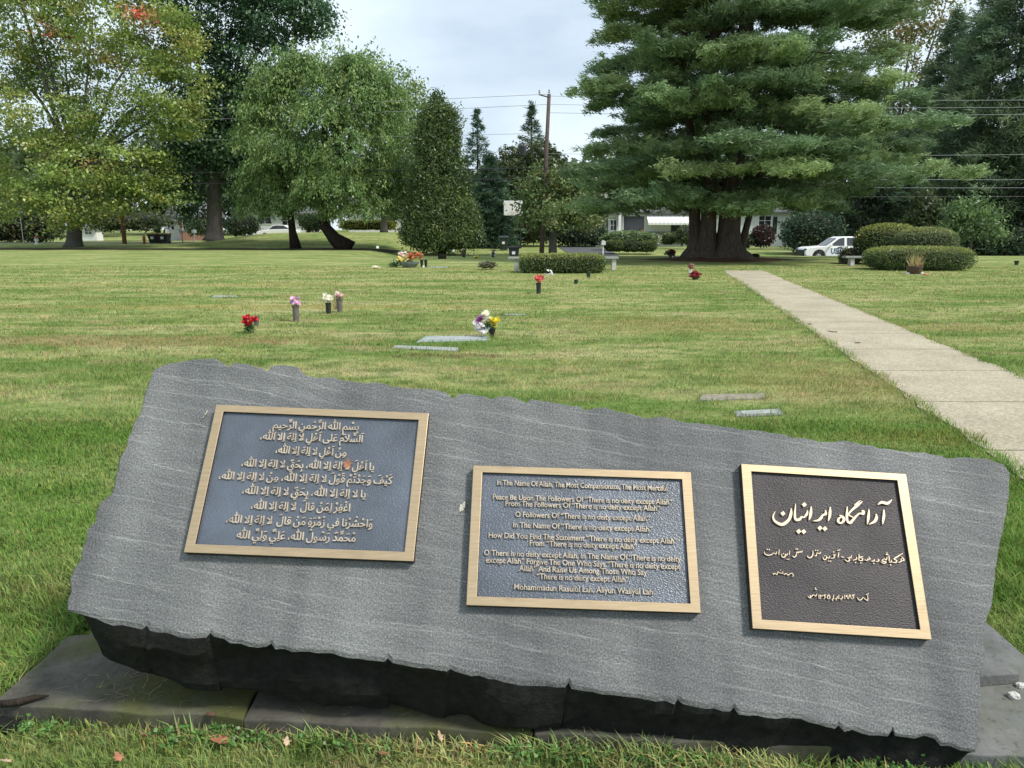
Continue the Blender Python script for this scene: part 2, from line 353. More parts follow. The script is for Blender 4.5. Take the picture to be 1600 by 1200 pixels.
def broadleaf(name, label, cat, px, D, lobes, ncl, k, leaf, sig, palette, r0, trunk_top_py, lean_px=0, nl=8, shell=.5, barkm=None, group=None, extra=None, up=.4, base_px=None, squash=.7):
    bx = at(base_px if base_px is not None else px, 361, D); base = (bx[0], D, gz(bx[0], D) - .05)
    root = tag(empty(name, base), label, cat, group)
    lb = pxlobes(lobes, D); P, col, _ = cluster_pts(lb, ncl, k, sig, palette, shell, squash=squash)
    if extra is not None: col = extra(P, col)
    V, F, T = leafquads(P, leaf, .65, up=up, col=col)
    finish_tree(root, base, V, F, T, limbs(base, lb, r0, at(px + lean_px, trunk_top_py, D), nl), barkm or BARK)
    return root
def conifer(name, label, cat, base, Ht, prof, nlev, nbr, npuff, blade, bw, palette, droop=-.15, r0=.3, barkm=None, nb=10, puff=.3, group=None, z0=.08, stems=None, upcurve=0.0, plate=.28, inner=.3, tipw=.12, clump=0):
    """prof(z, az) -> branch length; needle tufts spread on plate-like boughs"""
    base = np.array(base, float); root = tag(empty(name, base), label, cat, group)
    mb = MB()
    if stems is None: mb.tube([(0, 0, -.1), (0, 0, .15*Ht*.1), (0, 0, Ht*.5), (0, 0, Ht)], [r0*1.5, r0, r0*.6, .03], 8)
    PP = []; CC = []; AX = []
    pal = np.array(palette, float)
    for li in range(nlev):
        z = Ht*(z0 + (1 - z0)*((li + .5)/nlev)**1.05); a0 = rng.uniform(0, 2*pi)
        for bi in range(nbr):
            az = a0 + 2*pi*bi/nbr + rng.normal()*.2; ln = prof(z, az)*rng.uniform(.78, 1.08); zz = z + rng.normal()*Ht/nlev*.35
            if ln < .15: continue
            dr = np.array([cos(az), sin(az), 0]); pe = np.array([-sin(az), cos(az), 0])
            def pt(s): return np.array([0, 0, zz]) + dr*ln*s + np.array([0, 0, ln*(droop*s + upcurve*s*s)])
            if ln > .8 and bi % 2 == 0: mb.tube([pt(0), pt(.4), pt(.85)], [r0*.16, r0*.1, .015], 5, False)
            m_ = max(4, int(npuff*(ln/ max(1e-6, prof.maxr))**.8))
            s = inner + (1 - inner)*rng.uniform(0, 1, m_)**.75
            lat = rng.normal(size=m_)*(plate*ln*(1.05 - s)*.9 + tipw*ln*.35 + .05)
            cpos = np.array([pt(q) for q in s]) + pe[None]*lat[:, None] + np.array([0, 0, 1])*(rng.normal(size=m_)*puff*.45 - np.abs(lat)*.10)[:, None]
            if clump:      # needles gather in rounded pads along the bough
                kc = max(2, m_//clump); ci = rng.integers(0, kc, m_); rad = (.26 + .24*rng.random(kc))[ci][:, None]
                cpos = cpos[:kc][ci] + rng.normal(size=(m_, 3))*rad*np.array([1, 1, .30]) + np.array([0, 0, .12])
            PP.append(cpos); AX.append(np.repeat((dr + np.array([0, 0, .25]))[None], m_, 0) + pe[None]*(np.sign(lat)*.5)[:, None])
            CC.append(np.repeat((pal[rng.integers(len(pal))]*rng.uniform(.8, 1.22))[None], m_, 0)*rng.uniform(.85, 1.15, (m_, 1)))
    P = np.concatenate(PP); A = np.concatenate(AX); Cc = np.concatenate(CC); n = len(P)
    P = np.repeat(P, nb, 0) + rng.normal(size=(n*nb, 3))*puff*np.array([.55, .55, .3]); A = np.repeat(A, nb, 0); Cc = np.repeat(Cc, nb, 0)*rng.uniform(.8, 1.2, (n*nb, 1))
    a = A + unit(n*nb)*.8; a /= np.linalg.norm(a, axis=1, keepdims=True)
    b = np.cross(a, unit(n*nb) + np.array([0, 0, .6])); b /= np.linalg.norm(b, axis=1, keepdims=True) + 1e-9
    sz = (blade*rng.uniform(.6, 1.3, n*nb))[:, None]
    V = np.stack([P - a*sz*.45 - b*bw*.5, P - a*sz*.45 + b*bw*.5, P + a*sz*.55], 1).reshape(-1, 3)
    F = np.arange(3*n*nb).reshape(-1, 3)
    if stems: stems(mb)
    mb.build('trunk', barkm or BARKD, root, smooth=True)
    link('crown', npmesh('crown', V, F, np.repeat(Cc, 3, 0)), NEEDLE, root); return root
def shrub(name, label, cat, c, R, n, leaf, palette, e=2.0, group=None, core=True, jit=.06, toplight_col=None, zmin=-.6, aspect=.55, loc=None):
    """clipped or loose shrub: superellipsoid shell of small leaves over a twiggy core"""
    c = np.array(c, float); R = np.array(R, float); base = c.copy(); base[2] -= R[2]*(-zmin if zmin > -1 else 1)
    root = tag(empty(name, base), label, cat, group)
    d = unit(n); k = (np.abs(d)**e).sum(1)**(-1/e); d = d*k[:, None]
    d = d[d[:, 2] > zmin]; n = len(d)
    wob = .5 + .5*np.sin(d[:, 0]*5 + c[0]*3)*np.sin(d[:, 1]*4 + 1)*np.sin(d[:, 2]*5 + 2)
    P = d*R*(rng.uniform(.86, 1.0, n) + rng.normal(size=n)*jit*.4 + (wob - .5)*jit)[:, None]
    pal = np.array(palette, float); q = np.sin(P[:, 0]*7/R[0]*2 + 3*P[:, 2]/R[2]) + rng.normal(size=n)*.7
    i0 = np.clip(((q + 1.6)/3.2*len(pal)).astype(int), 0, len(pal) - 1); col = pal[i0]*rng.uniform(.7, 1.3, (n, 1))
    if toplight_col is not None:
        wt = (ss(.30, .85, d[:, 2])*rng.uniform(.3, 1, n))[:, None]; col = col*(1 - wt) + np.array(toplight_col)*wt*rng.uniform(.8, 1.2, (n, 1))  # paler tops: light from above painted into the leaf colour
    V, F, T = leafquads(P, leaf, aspect, axis=d*.7, col=col)
    V = V + (c - base)
    link('foliage', npmesh('foliage', V, F, T), LEAF, root)
    mb = MB(); vs = []; ns, nr = 20, 9
    for i in range(nr):
        th = -1.2 + 2.7*i/(nr - 1)
        for j in range(ns):
            u = np.array([cos(th)*cos(2*pi*j/ns), cos(th)*sin(2*pi*j/ns), sin(th)]); u = u*((np.abs(u)**e).sum()**(-1/e))
            q = u*R*.86*rng.uniform(.95, 1.03); q[2] = max(q[2], zmin*R[2]*.99); vs.append(q + c - base)
    mb.add(vs, [(i*ns + j, i*ns + (j+1) % ns, (i+1)*ns + (j+1) % ns, (i+1)*ns + j) for i in range(nr - 1) for j in range(ns)] + [tuple((nr-1)*ns + j for j in range(ns))])
    mb.build('branches', plain('twigs', (.022, .022, .014), .95), root)
    return root

# ------------------------------------------------------------------ setting: ground sheets
xs = np.concatenate([np.linspace(-500, -60, 12), np.arange(-56, 57, 1.6), np.linspace(60, 500, 12)])
ys = np.concatenate([np.linspace(-60, -2, 8), np.arange(0, 110, 1.5), np.linspace(115, 700, 16)])
X, Y = np.meshgrid(xs, ys); V = np.stack([X, Y, g(X, Y)], -1).reshape(-1, 3); nx = len(xs)
F = np.array([(j*nx + i, j*nx + i + 1, (j+1)*nx + i + 1, (j+1)*nx + i) for j in range(len(ys) - 1) for i in range(nx - 1)])
tag(link('lawn', npmesh('lawn', V, F), LAWN, smooth=True), kind='structure')
def sheet(name, x0, x1, y0, y1, dz, m, wig=0.0, nx=40, ny=14, kind='structure'):
    vs = []
    for j in range(ny + 1):
        for i in range(nx + 1):
            a = x0 + (x1 - x0)*i/nx; b = y0 + (y1 - y0)*j/ny + (wig*sin(a*.7)*.5 + wig*sin(a*1.9)*.4)*(1 if j in (0, ny) else 0)
            vs.append((a, b, gz(a, b) + dz))
    k = nx + 1; fs = [(j*k + i, j*k + i + 1, (j+1)*k + i + 1, (j+1)*k + i) for j in range(ny) for i in range(nx)]
    return tag(link(name, npmesh(name, np.array(vs), np.array(fs)), m, smooth=True), kind=kind)
sheet('soil_and_shade_strip', -62, -9.5, 62.2, 65.8, .03, SHADED_SOIL, .5, nx=120)  # soil sheet whose dark colour paints the tree shade at the lawn edge
sheet('street', -6, 60, 53.4, 58.2, .03, ASPH, nx=60)
sheet('side_street', -70, -34, 80, 86, .03, ASPH)
sheet('driveway', 4.6, 8.6, 58.6, 78, .03, ASPH, ny=20)
sheet('kerb_walk', -58, -33, 77.6, 78.6, .05, CONC)

# concrete path: separate cast sections with narrow joints
lw0, lw1 = gp(1130, 423), gp(1572, 728); rw0, rw1 = gp(1192, 423), gp(1600, 591)
def edge(a, b, y): s = (y - a[1])/(b[1] - a[1]); return a[0] + (b[0] - a[0])*s
mb = MB(); y = lw0[1]; PATH_L = lambda y: edge(lw0, lw1, y); PATH_R = lambda y: edge(rw0, rw1, y)
while y > 1.0:
    y2 = y - 1.55; nseg = 8; vs = []
    for i in range(nseg + 1):
        q = y - .012 + (y2 - y + .024)*i/nseg
        vs += [(PATH_L(q) + rng.normal()*.022, q, .012), (PATH_R(q) + rng.normal()*.022, q, .012), (PATH_L(q), q, -.08), (PATH_R(q), q, -.08)]
    fs = []
    for i in range(nseg):
        a = 4*i; fs += [(a, a+1, a+5, a+4), (a, a+4, a+6, a+2), (a+1, a+3, a+7, a+5)]
    fs += [(0, 2, 3, 1), (4*nseg, 4*nseg + 1, 4*nseg + 3, 4*nseg + 2)]
    mb.add(vs, fs); y = y2
tag(mb.build('path', PATH), kind='structure')
# pine straw mound
pb = at(1122, 361, 41.0); PX = pb[0]
mb = MB(); vs = [(PX, 41, .34)]; fs = []; na, nr = 48, 7
for r in range(1, nr + 1):
    for k in range(na):
        q = 2*pi*k/na; rr = r/nr*(3.6 + .5*sin(3*q) + .3*sin(7*q)); vs.append((PX + rr*cos(q)*(1.0 if cos(q) < 0 else 1.15), 41 + rr*.75*sin(q), .34*(1 - (r/nr))**1.5 + (.012 if r < nr else -.02)))
for k in range(na): fs.append((0, 1 + k, 1 + (k+1) % na))
for r in range(nr - 1):
    for k in range(na): fs.append((1 + r*na + k, 1 + r*na + (k+1) % na, 1 + (r+1)*na + (k+1) % na, 1 + (r+1)*na + k))
tag(mb.add(vs, fs).build('pine_straw_bed', STRAW, smooth=True), kind='structure')

# ------------------------------------------------------------------ the monument
TH = RAD(54.6); CT, ST = cos(TH), sin(TH)
P0 = np.array([0, 1.865, .10]); UV_ = np.array([0, CT, ST]); NV = np.array([0, -ST, CT])
mon = tag(empty('stone_monument', P0, (TH, 0, 0)), 'large rough edged grey stone slab leaning back with three bronze plaques on its face', 'monument')
def pl(px, py, c=0.0):
    d = ray(px, py); o_ = P0 + NV*c - np.array([0, 0, H]); t = o_.dot(NV)/d.dot(NV); p = np.array([0, 0, H]) + d*t - P0
    return np.array([p[0], p.dot(UV_)])
OUT = [(240,575),(262,568),(300,562),(335,560),(350,567),(357,573),(362,566),(385,568),(408,575),(418,579),(423,571),(440,569),(465,573),(474,585),(482,588),(520,590),(560,596),(600,600),(645,606),(662,605),(700,612),(708,621),(716,614),(755,617),(766,623),(790,617),(812,625),(822,629),(830,622),(868,628),(905,635),(915,640),(945,637),(975,643),(1010,653),(1040,650),(1075,660),(1120,665),(1170,672),(1190,672),(1235,681),(1290,690),(1318,688),(1350,694),(1400,705),(1432,705),(1470,710),(1482,717),(1500,714),(1545,717),(1570,726),(1580,740),
 (1578,775),(1574,800),(1560,865),(1556,905),(1550,945),(1538,990),(1540,1030),(1532,1060),(1536,1100),(1528,1140),(1524,1174),
 (1500,1168),(1470,1160),(1462,1150),(1400,1150),(1395,1139),(1388,1148),(1320,1137),(1312,1127),(1306,1134),(1240,1118),(1155,1111),(1148,1102),(1142,1107),(1068,1096),(1060,1087),(1054,1095),(985,1086),(940,1080),(895,1071),(890,1061),(884,1069),(800,1061),(712,1046),(705,1038),(698,1045),(655,1040),(612,1030),(606,1022),(600,1029),(560,1027),(520,1017),(470,1017),(430,1010),(424,1001),(418,1009),(375,1003),(335,992),(328,984),(322,992),(280,990),(236,978),(230,969),(224,976),(190,972),(150,964),(125,957),(105,954),
 (105,940),(111,925),(109,905),(116,885),(128,872),(126,860),(131,846),(136,826),(149,814),(148,802),(156,786),(174,772),(178,757),(184,735),(187,715),(197,700),(199,684),(206,664),(220,645),(222,630),(230,605),(236,588)]
from mathutils import noise as mn, Vector
pts = []
P2 = [pl(*q) for q in OUT]
nb_ = OUT.index((1524, 1174)); nb2 = OUT.index((105, 954))
flags = []
for i, p in enumerate(P2):
    q = P2[(i + 1) % len(P2)]; L_ = np.linalg.norm(q - p); k = max(1, int(L_/.022))
    for j in range(k): pts.append(p + (q - p)*j/k + np.array([mn.noise(Vector((p[0]*31 + j*.9, p[1]*31, 2.)))*.006, mn.noise(Vector((p[0]*27 + j*1.1, p[1]*27, 5.)))*.008])); flags.append(1.0 if nb_ <= i < nb2 else 0.0)
pts = np.array(pts); flags = np.array(flags); n_ = len(pts)
tg = np.roll(pts, -1, 0) - np.roll(pts, 1, 0); tg /= np.linalg.norm(tg, axis=1, keepdims=True); nrm = np.stack([-tg[:, 1], tg[:, 0]], 1)
for _ in range(3): nrm = (np.roll(nrm, 1, 0) + nrm*2 + np.roll(nrm, -1, 0)); nrm /= np.linalg.norm(nrm, axis=1, keepdims=True)
bl = flags.copy()
for _ in range(3): bl = (np.roll(bl, 1) + 2*bl + np.roll(bl, -1))/4
sm = pts.copy()
for _ in range(10): sm = (np.roll(sm, 1, 0) + 2*sm + np.roll(sm, -1, 0))/4
rings = []; DEP = (0, -.006, -.02, -.04, -.065, -.09, -.115, -.14, -.165, -.185, -.20)
lft = ss(-1.0, -1.5, pts[:, 0])
for c_ in DEP:
    d = []
    for i in range(n_):
        w_ = min(1, -c_/.05)*.6; x, y = pts[i]*(1 - w_) + sm[i]*w_
        q = mn.noise(Vector((x*9, y*9, c_*9)))*.020 + mn.noise(Vector((x*30, y*30, c_*30)))*.008 + mn.noise(Vector((x*3.2, y*3.2, c_*10 + 4)))*.045 + abs(mn.noise(Vector((x*6 + 7, y*2, c_*4))))*.03
        q *= min(1, -c_/.035); q = q*bl[i] + (1 - bl[i])*(-abs(q)*.7 - .12*max(0, -c_ - .02))
        o_ = bl[i]*(-c_)*(.66 - .10*lft[i]) + q + (-.004 if c_ == 0 else .002)*(1 if c_ > -.01 else 0) + (-.05 if c_ == -.20 else 0)
        d.append((x + nrm[i, 0]*o_, y + nrm[i, 1]*o_, c_))
    rings.append(d)
vs = [p for r in rings for p in r]
fs = [tuple(range(n_))[::-1]] + [tuple((len(rings) - 1)*n_ + i for i in range(n_))]
for r in range(len(rings) - 1):
    for i in range(n_): j = (i + 1) % n_; fs.append((r*n_ + i, r*n_ + j, (r+1)*n_ + j, (r+1)*n_ + i))
st = MB().add(vs, fs).build('slab', STONE, mon)
st.data.materials.append(SPLIT_SHADED)
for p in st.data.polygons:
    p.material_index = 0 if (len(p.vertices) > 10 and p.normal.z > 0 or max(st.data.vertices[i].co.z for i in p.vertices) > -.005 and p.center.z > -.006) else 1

# --- glyphs: outlines of Blender's own built-in text font, shaped by hand for Arabic
_gc = {}
def glyph(ch, off=0.0):
    if (ch, off) in _gc: return _gc[(ch, off)]
    def geo(s):
        c = bpy.data.curves.new('g', 'FONT'); c.body = s; c.extrude = .5; c.resolution_u = 3; c.offset = off
        o = bpy.data.objects.new('g', c); C.objects.link(o); dg = bpy.context.evaluated_depsgraph_get(); ev = o.evaluated_get(dg); me = ev.to_mesh()
        v = np.array([tuple(q.co) for q in me.vertices]).reshape(-1, 3); f = [tuple(p.vertices) for p in me.polygons]
        ev.to_mesh_clear(); bpy.data.objects.remove(o); bpy.data.curves.remove(c); return v, f
    v, f = geo(ch); v2, _ = geo(ch + ch)
    adv = (v2[:, 0].max() - v[:, 0].max()) if len(v) else .28
    _gc[(ch, off)] = (v, f, adv); return _gc[(ch, off)]
FORMS = {}
for cp in list(range(0xFB50, 0xFDFC)) + list(range(0xFE80, 0xFEFD)):
    d = unicodedata.decomposition(chr(cp)).split()
    if len(d) == 2 and d[0] in ('<isolated>', '<initial>', '<medial>', '<final>'): FORMS[(int(d[1], 16), d[0][1:-1])] = chr(cp)
NOJOIN = set('اأإآدذرزوؤةى')
MARKS = set(chr(c) for c in range(0x64B, 0x653)) | {'\u0670'}
def shape(s):
    s = s.replace('الله', '\ue000'); out = []; base = []
    for ch in s:
        if ch in MARKS:
            if base: base[-1][1].append(ch)
        else: base.append([ch, []])
    i = 0; res = []
    isL = lambda c: (ord(c), 'isolated') in FORMS
    merged = []
    while i < len(base):
        if base[i][0] == 'ل' and i + 1 < len(base) and base[i + 1][0] == 'ا': merged.append(['LA', base[i][1] + base[i + 1][1]]); i += 2
        else: merged.append(base[i]); i += 1
    def joins_left(c): return c not in NOJOIN and c != 'LA' and len(c) == 1 and (ord(c), 'initial') in FORMS
    def letter(c): return c == 'LA' or isL(c)
    for i, (c, mk_) in enumerate(merged):
        if c == '\ue000': res.append(('\ufdf2', mk_)); continue
        if not letter(c): res.append((c, mk_)); continue
        pv = i > 0 and letter(merged[i-1][0]) and joins_left(merged[i-1][0])
        nx_ = i + 1 < len(merged) and letter(merged[i+1][0]) and (c == 'LA' and False or joins_left(c))
        if c == 'LA': res.append(('\ufefc' if pv else '\ufefb', mk_)); continue
        f = 'medial' if pv and nx_ else 'final' if pv else 'initial' if nx_ else 'isolated'
        res.append((FORMS.get((ord(c), f), FORMS.get((ord(c), 'isolated'), c)), mk_))
    return res[::-1]
SER = {'A':'b0 b1','B':'b.1 t.1','D':'b.05 t.05','F':'b.1 t.1','H':'b.1 b.9 t.1 t.9','I':'b.5 t.5','K':'b.1 t.1 b.9 t.9','L':'b.1 t.1','M':'b.05 b.95 t.05 t.95','N':'b.08 t.08 t.92','P':'b.1 t.05','R':'b.1 t.05 b.95','T':'b.5','U':'t.05 t.95','W':'t0 t1','Y':'b.5 t0 t1','a':'b.9','d':'b.9 t.8','f':'b.4','h':'b.1 b.9 t.02','i':'b.5','l':'b.5 t.3','m':'b.1 b.5 b.9','n':'b.1 b.9','p':'b.1','r':'b.15','u':'b.9','v':'t0 t1','w':'t0 t1','x':'b0 b1 t0 t1','y':'t0 t1'}
def line_geo(s, arabic, off):
    vs = []; fs = []; x = 0
    seq = shape(s) if arabic else [(c, []) for c in s]
    def put(v, f):
        k = len(vs); vs.extend(v.tolist()); fs.extend(tuple(i + k for i in q) for q in f)
    for ch, mk_ in seq:
        if ch == ' ': x += .2 if arabic else .26; continue
        v, f, adv = glyph(ch, off)
        if not len(v): x += .2; continue
        put(v + [x, 0, 0], f); x0, x1, y0, y1 = v[:, 0].min(), v[:, 0].max(), v[:, 1].min(), v[:, 1].max()
        up = 0
        for m_ in mk_:
            mv, mf, _ = glyph(m_, off)
            if not len(mv): continue
            cx = (x0 + x1)/2 - (mv[:, 0].min() + mv[:, 0].max())/2
            if m_ in '\u0650\u064d': dy = min(0, y0 + .02)
            else: dy = max(0, y1 - .52) + up; up += .16
            put(mv + [x + cx, dy, 0], mf)
        if not arabic and ch in SER:
            for q in SER[ch].split():
                fx = float(q[1:]); xx = x + x0 + (x1 - x0)*fx; yy = (y0 + .02) if q[0] == 'b' else (y1 - .02)
                put(np.array([(xx + a*.085, yy + b*.026, c_) for a in (-1, 1) for b in (-1, 1) for c_ in (-.5, .5)]), [(0, 2, 3, 1), (4, 5, 7, 6), (0, 1, 5, 4), (2, 6, 7, 3), (1, 3, 7, 5), (0, 4, 6, 2)])
        x += adv
    v = np.array(vs); v[:, 0] -= v[:, 0].min(); return v, fs, v[:, 0].max()
def place_line(mb, s, a, b, cap, arabic, c0, c1, off=.012, base_shift=0.0):
    """a, b: in-plane end points of the baseline centre; cap: letter height in metres"""
    v, f, wd = line_geo(s, arabic, off); d = (b - a); ln = np.linalg.norm(d); d = d/ln; e = np.array([-d[1], d[0]])
    k = ln/wd; sy = cap/.70
    q = [tuple(a + d*p[0]*k + e*((p[1] - .34)*sy + base_shift)) + ((c1 if p[2] > 0 else c0),) for p in v]
    mb.add(q, f)
def ribbon(mb, pts3, c0, c1, pxs):
    """calligraphic stroke: (px,py,width px) -> raised ribbon on the plaque"""
    P = np.array([[*pl(p[0], p[1], c0), p[2]*pxs] for p in pts3]); q = []
    for i in range(len(P) - 1):
        p0, p1, p2, p3 = P[max(i-1, 0)], P[i], P[i+1], P[min(i+2, len(P)-1)]
        for s in np.linspace(0, 1, 6, endpoint=False): q.append(.5*((2*p1) + (-p0 + p2)*s + (2*p0 - 5*p1 + 4*p2 - p3)*s*s + (-p0 + 3*p1 - 3*p2 + p3)*s**3))
    q.append(P[-1]); q = np.array(q); d = np.gradient(q[:, :2], axis=0); d /= np.linalg.norm(d, axis=1, keepdims=True) + 1e-9; nn = np.stack([-d[:, 1], d[:, 0]], 1)
    wv = np.maximum(q[:, 2:3], .0006)/2; A = q[:, :2] + nn*wv; B = q[:, :2] - nn*wv; m_ = len(q)
    vs = [(*p, c1) for p in A] + [(*p, c1) for p in B] + [(*p, c0) for p in A] + [(*p, c0) for p in B]; fs = []
    for i in range(m_ - 1): fs += [(i, m_ + i, m_ + i + 1, i + 1), (i, i + 1, 2*m_ + i + 1, 2*m_ + i), (m_ + i, 3*m_ + i, 3*m_ + i + 1, m_ + i + 1)]
    fs += [(0, 2*m_, 3*m_, m_), (m_ - 1, 2*m_ - 1, 4*m_ - 1, 3*m_ - 1)]
    mb.add(vs, fs)
def dot(mb, px, py, r, c0, c1):
    q = [pl(px + dx*r, py + dy*r, c0) for dx, dy in ((1, .1), (-.1, 1), (-1, -.1), (.1, -1))]
    mb.add([(*p, c1) for p in q] + [(*p, c0) for p in q], [(0, 1, 2, 3), (0, 4, 5, 1), (1, 5, 6, 2), (2, 6, 7, 3), (3, 7, 4, 0)])
def plaque(label, outer, inner, panel_mat):
    ct, cp = .030, .020
    O = [pl(*q, ct) for q in outer]; I = [pl(*q, ct) for q in inner]
    root = MB().add([(*p, .0) for p in I] + [(*p, cp) for p in I], [(0, 1, 2, 3), (4, 5, 6, 7)] + [(i, (i+1) % 4, 4 + (i+1) % 4, 4 + i) for i in range(4)]).build('bronze_plaque', panel_mat, mon)
    root['label'] = label
    fr = MB().add([(*p, ct) for p in O] + [(*p, ct) for p in I] + [(*p, -.002) for p in O] + [(*p, .002) for p in I],
        [(i, (i+1) % 4, 4 + (i+1) % 4, 4 + i) for i in range(4)] + [(i, 8 + i, 8 + (i+1) % 4, (i+1) % 4) for i in range(4)] + [(4 + i, 4 + (i+1) % 4, 12 + (i+1) % 4, 12 + i) for i in range(4)] + [(8 + i, 12 + i, 12 + (i+1) % 4, 8 + (i+1) % 4) for i in range(4)])
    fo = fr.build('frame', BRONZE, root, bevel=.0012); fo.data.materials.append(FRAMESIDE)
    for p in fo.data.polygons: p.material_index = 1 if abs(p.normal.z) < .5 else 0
    return root, cp
# Arabic plaque
def z1(x, y): return (280 + x/4, 620 + y/4)
pq, cp = plaque('bronze plaque with nine raised lines of Arabic on a blue grey panel', [(338,632),(670,645.5),(646,877),(287,863)], [(349,643),(654,656),(632,862),(305,850)], PANEL_BLUE)
AL = 'لا اِلهَ اِلا الله،'
AR = [('بِسْمِ الله الرَّحْمنِ الرَّحيمِ', 590, 178, 1125, 190), ('اَلسَّلامُ عَلى اَهْلِ ' + AL, 512, 248, 1152, 266), ('مِنْ اَهْلِ ' + AL, 608, 332, 1048, 352),
      ('يا اَهْلَ ' + 'لا اِلهَ اِلا الله، بِحَقِّ ' + AL, 395, 415, 1220, 440), ('كَيْفَ وَجَدْتُمْ قَوْلَ ' + AL + ' مِنْ ' + AL, 255, 494, 1335, 526),
      ('يا ' + AL + ' بِحَقِّ ' + AL, 400, 585, 1168, 610), ('اغْفِرْ لِمَنْ قالَ  ' + AL, 455, 680, 1070, 696), ('وَاحْشُرْنا في زُمْرَةِ مَنْ قالَ  ' + AL, 300, 765, 1210, 795), ('مُحَمَّدٌ رَسُولُ الله، عَلِيٌّ وَلِيُّ الله', 365, 862, 1105, 884)]
for s, xa, ya, xb, yb in AR:
    mb = MB(); place_line(mb, s, pl(*z1(xa, ya), cp), pl(*z1(xb, yb), cp), .0235, True, cp - .002, cp + .006, off=.012); mb.build('lettering', LETTERD, pq)
# English plaque
def z2(x, y): return (720 + x/4.1026, 720 + y/4.1026)
pq, cp = plaque('bronze plaque with eleven raised lines of English on a blue grey panel', [(739.5,727),(1079.5,737.5),(1095,957.7),(728.5,945.5)], [(753.6,738),(1065.6,748.8),(1078.8,943),(745,931.6)], PANEL_BLUE)
TN = '“There is no deity except Allah”'
EN = [('In The Name Of Allah, The Most Compassionate, The Most Merciful', 232, 141, 1322, 180), ('Peace Be Upon The Followers Of ' + TN, 203, 233, 1352, 268), ('From The Followers Of ' + TN, 285, 275, 1275, 308), ('O Followers Of ' + TN, 350, 345, 1208, 373),
      ('In The Name Of ' + TN, 335, 412, 1225, 441), ('How Did You Find The Statement ' + TN, 178, 478, 1385, 517), ('From ' + TN, 440, 528, 1125, 553), ('O There is no deity except Allah, In The Name Of “There is no deity', 150, 590, 1412, 632),
      ('except Allah” Forgive The One Who Says “There is no deity except', 163, 637, 1405, 681), ('Allah” And Raise Us Among Those Who Say', 370, 690, 1195, 718), (TN + '.', 487, 741, 1083, 764), ('Mohammadun Rasulul Lah, Aliyun Waliyul Lah', 340, 808, 1230, 842)]
for s, xa, ya, xb, yb in EN:
    mb = MB(); place_line(mb, s, pl(*z2(xa, ya), cp), pl(*z2(xb, yb), cp), .0165, False, cp - .002, cp + .006, off=.009); mb.build('lettering', LETTERD, pq)
# Persian plaque, written with calligraphic strokes
pq, cp = plaque('dark brown bronze plaque with four raised lines of flowing Persian script', [(1158,724.5),(1416,740.5),(1456,999.5),(1176,982)], [(1174,736.5),(1402,750.5),(1438,984),(1190.5,968)], PANEL_DARK)
K_ = 6.667; pxs = np.linalg.norm(pl(1310, 860) - pl(1300, 860))/10/K_
ST1 = [[(1200,130,6),(1240,106,26),(1300,116,28),(1346,78,6)], [(1262,182,10),(1263,240,25),(1256,290,22),(1250,335,4)], [(1182,226,8),(1186,265,28),(1165,305,26),(1108,336,5)], [(1108,178,8),(1104,240,25),(1098,290,22),(1090,334,4)],
 [(1030,195,10),(1052,200,24),(1045,224,26),(1010,222,15),(975,250,20),(940,290,24),(912,318,26),(884,300,22),(878,240,24),(882,150,8)], [(1038,98,8),(985,140,26),(935,182,20),(897,226,14),(905,243,12),(945,262,10)], [(1022,84,4),(985,112,12),(955,136,6)],
 [(800,238,6),(840,262,28),(846,295,26),(815,322,16),(788,305,24),(796,272,18),(830,256,12)], [(706,152,8),(704,205,26),(698,255,24),(684,302,4)], [(655,188,10),(659,224,26),(628,240,18),(610,268,26),(580,293,20),(528,300,5)],
 [(508,148,8),(505,205,26),(496,255,24),(484,292,4)], [(470,190,8),(462,228,24),(430,262,14),(408,258,18),(388,282,26),(350,286,26),(338,240,22),(346,120,6)], [(300,168,8),(298,222,28),(272,290,28),(205,336,32),(132,302,24),(112,252,16),(134,200,4)]]
DT1 = [(598,374,26),(650,380,26),(436,130,26),(378,408,26),(430,410,26),(214,222,26)]
o4 = 467
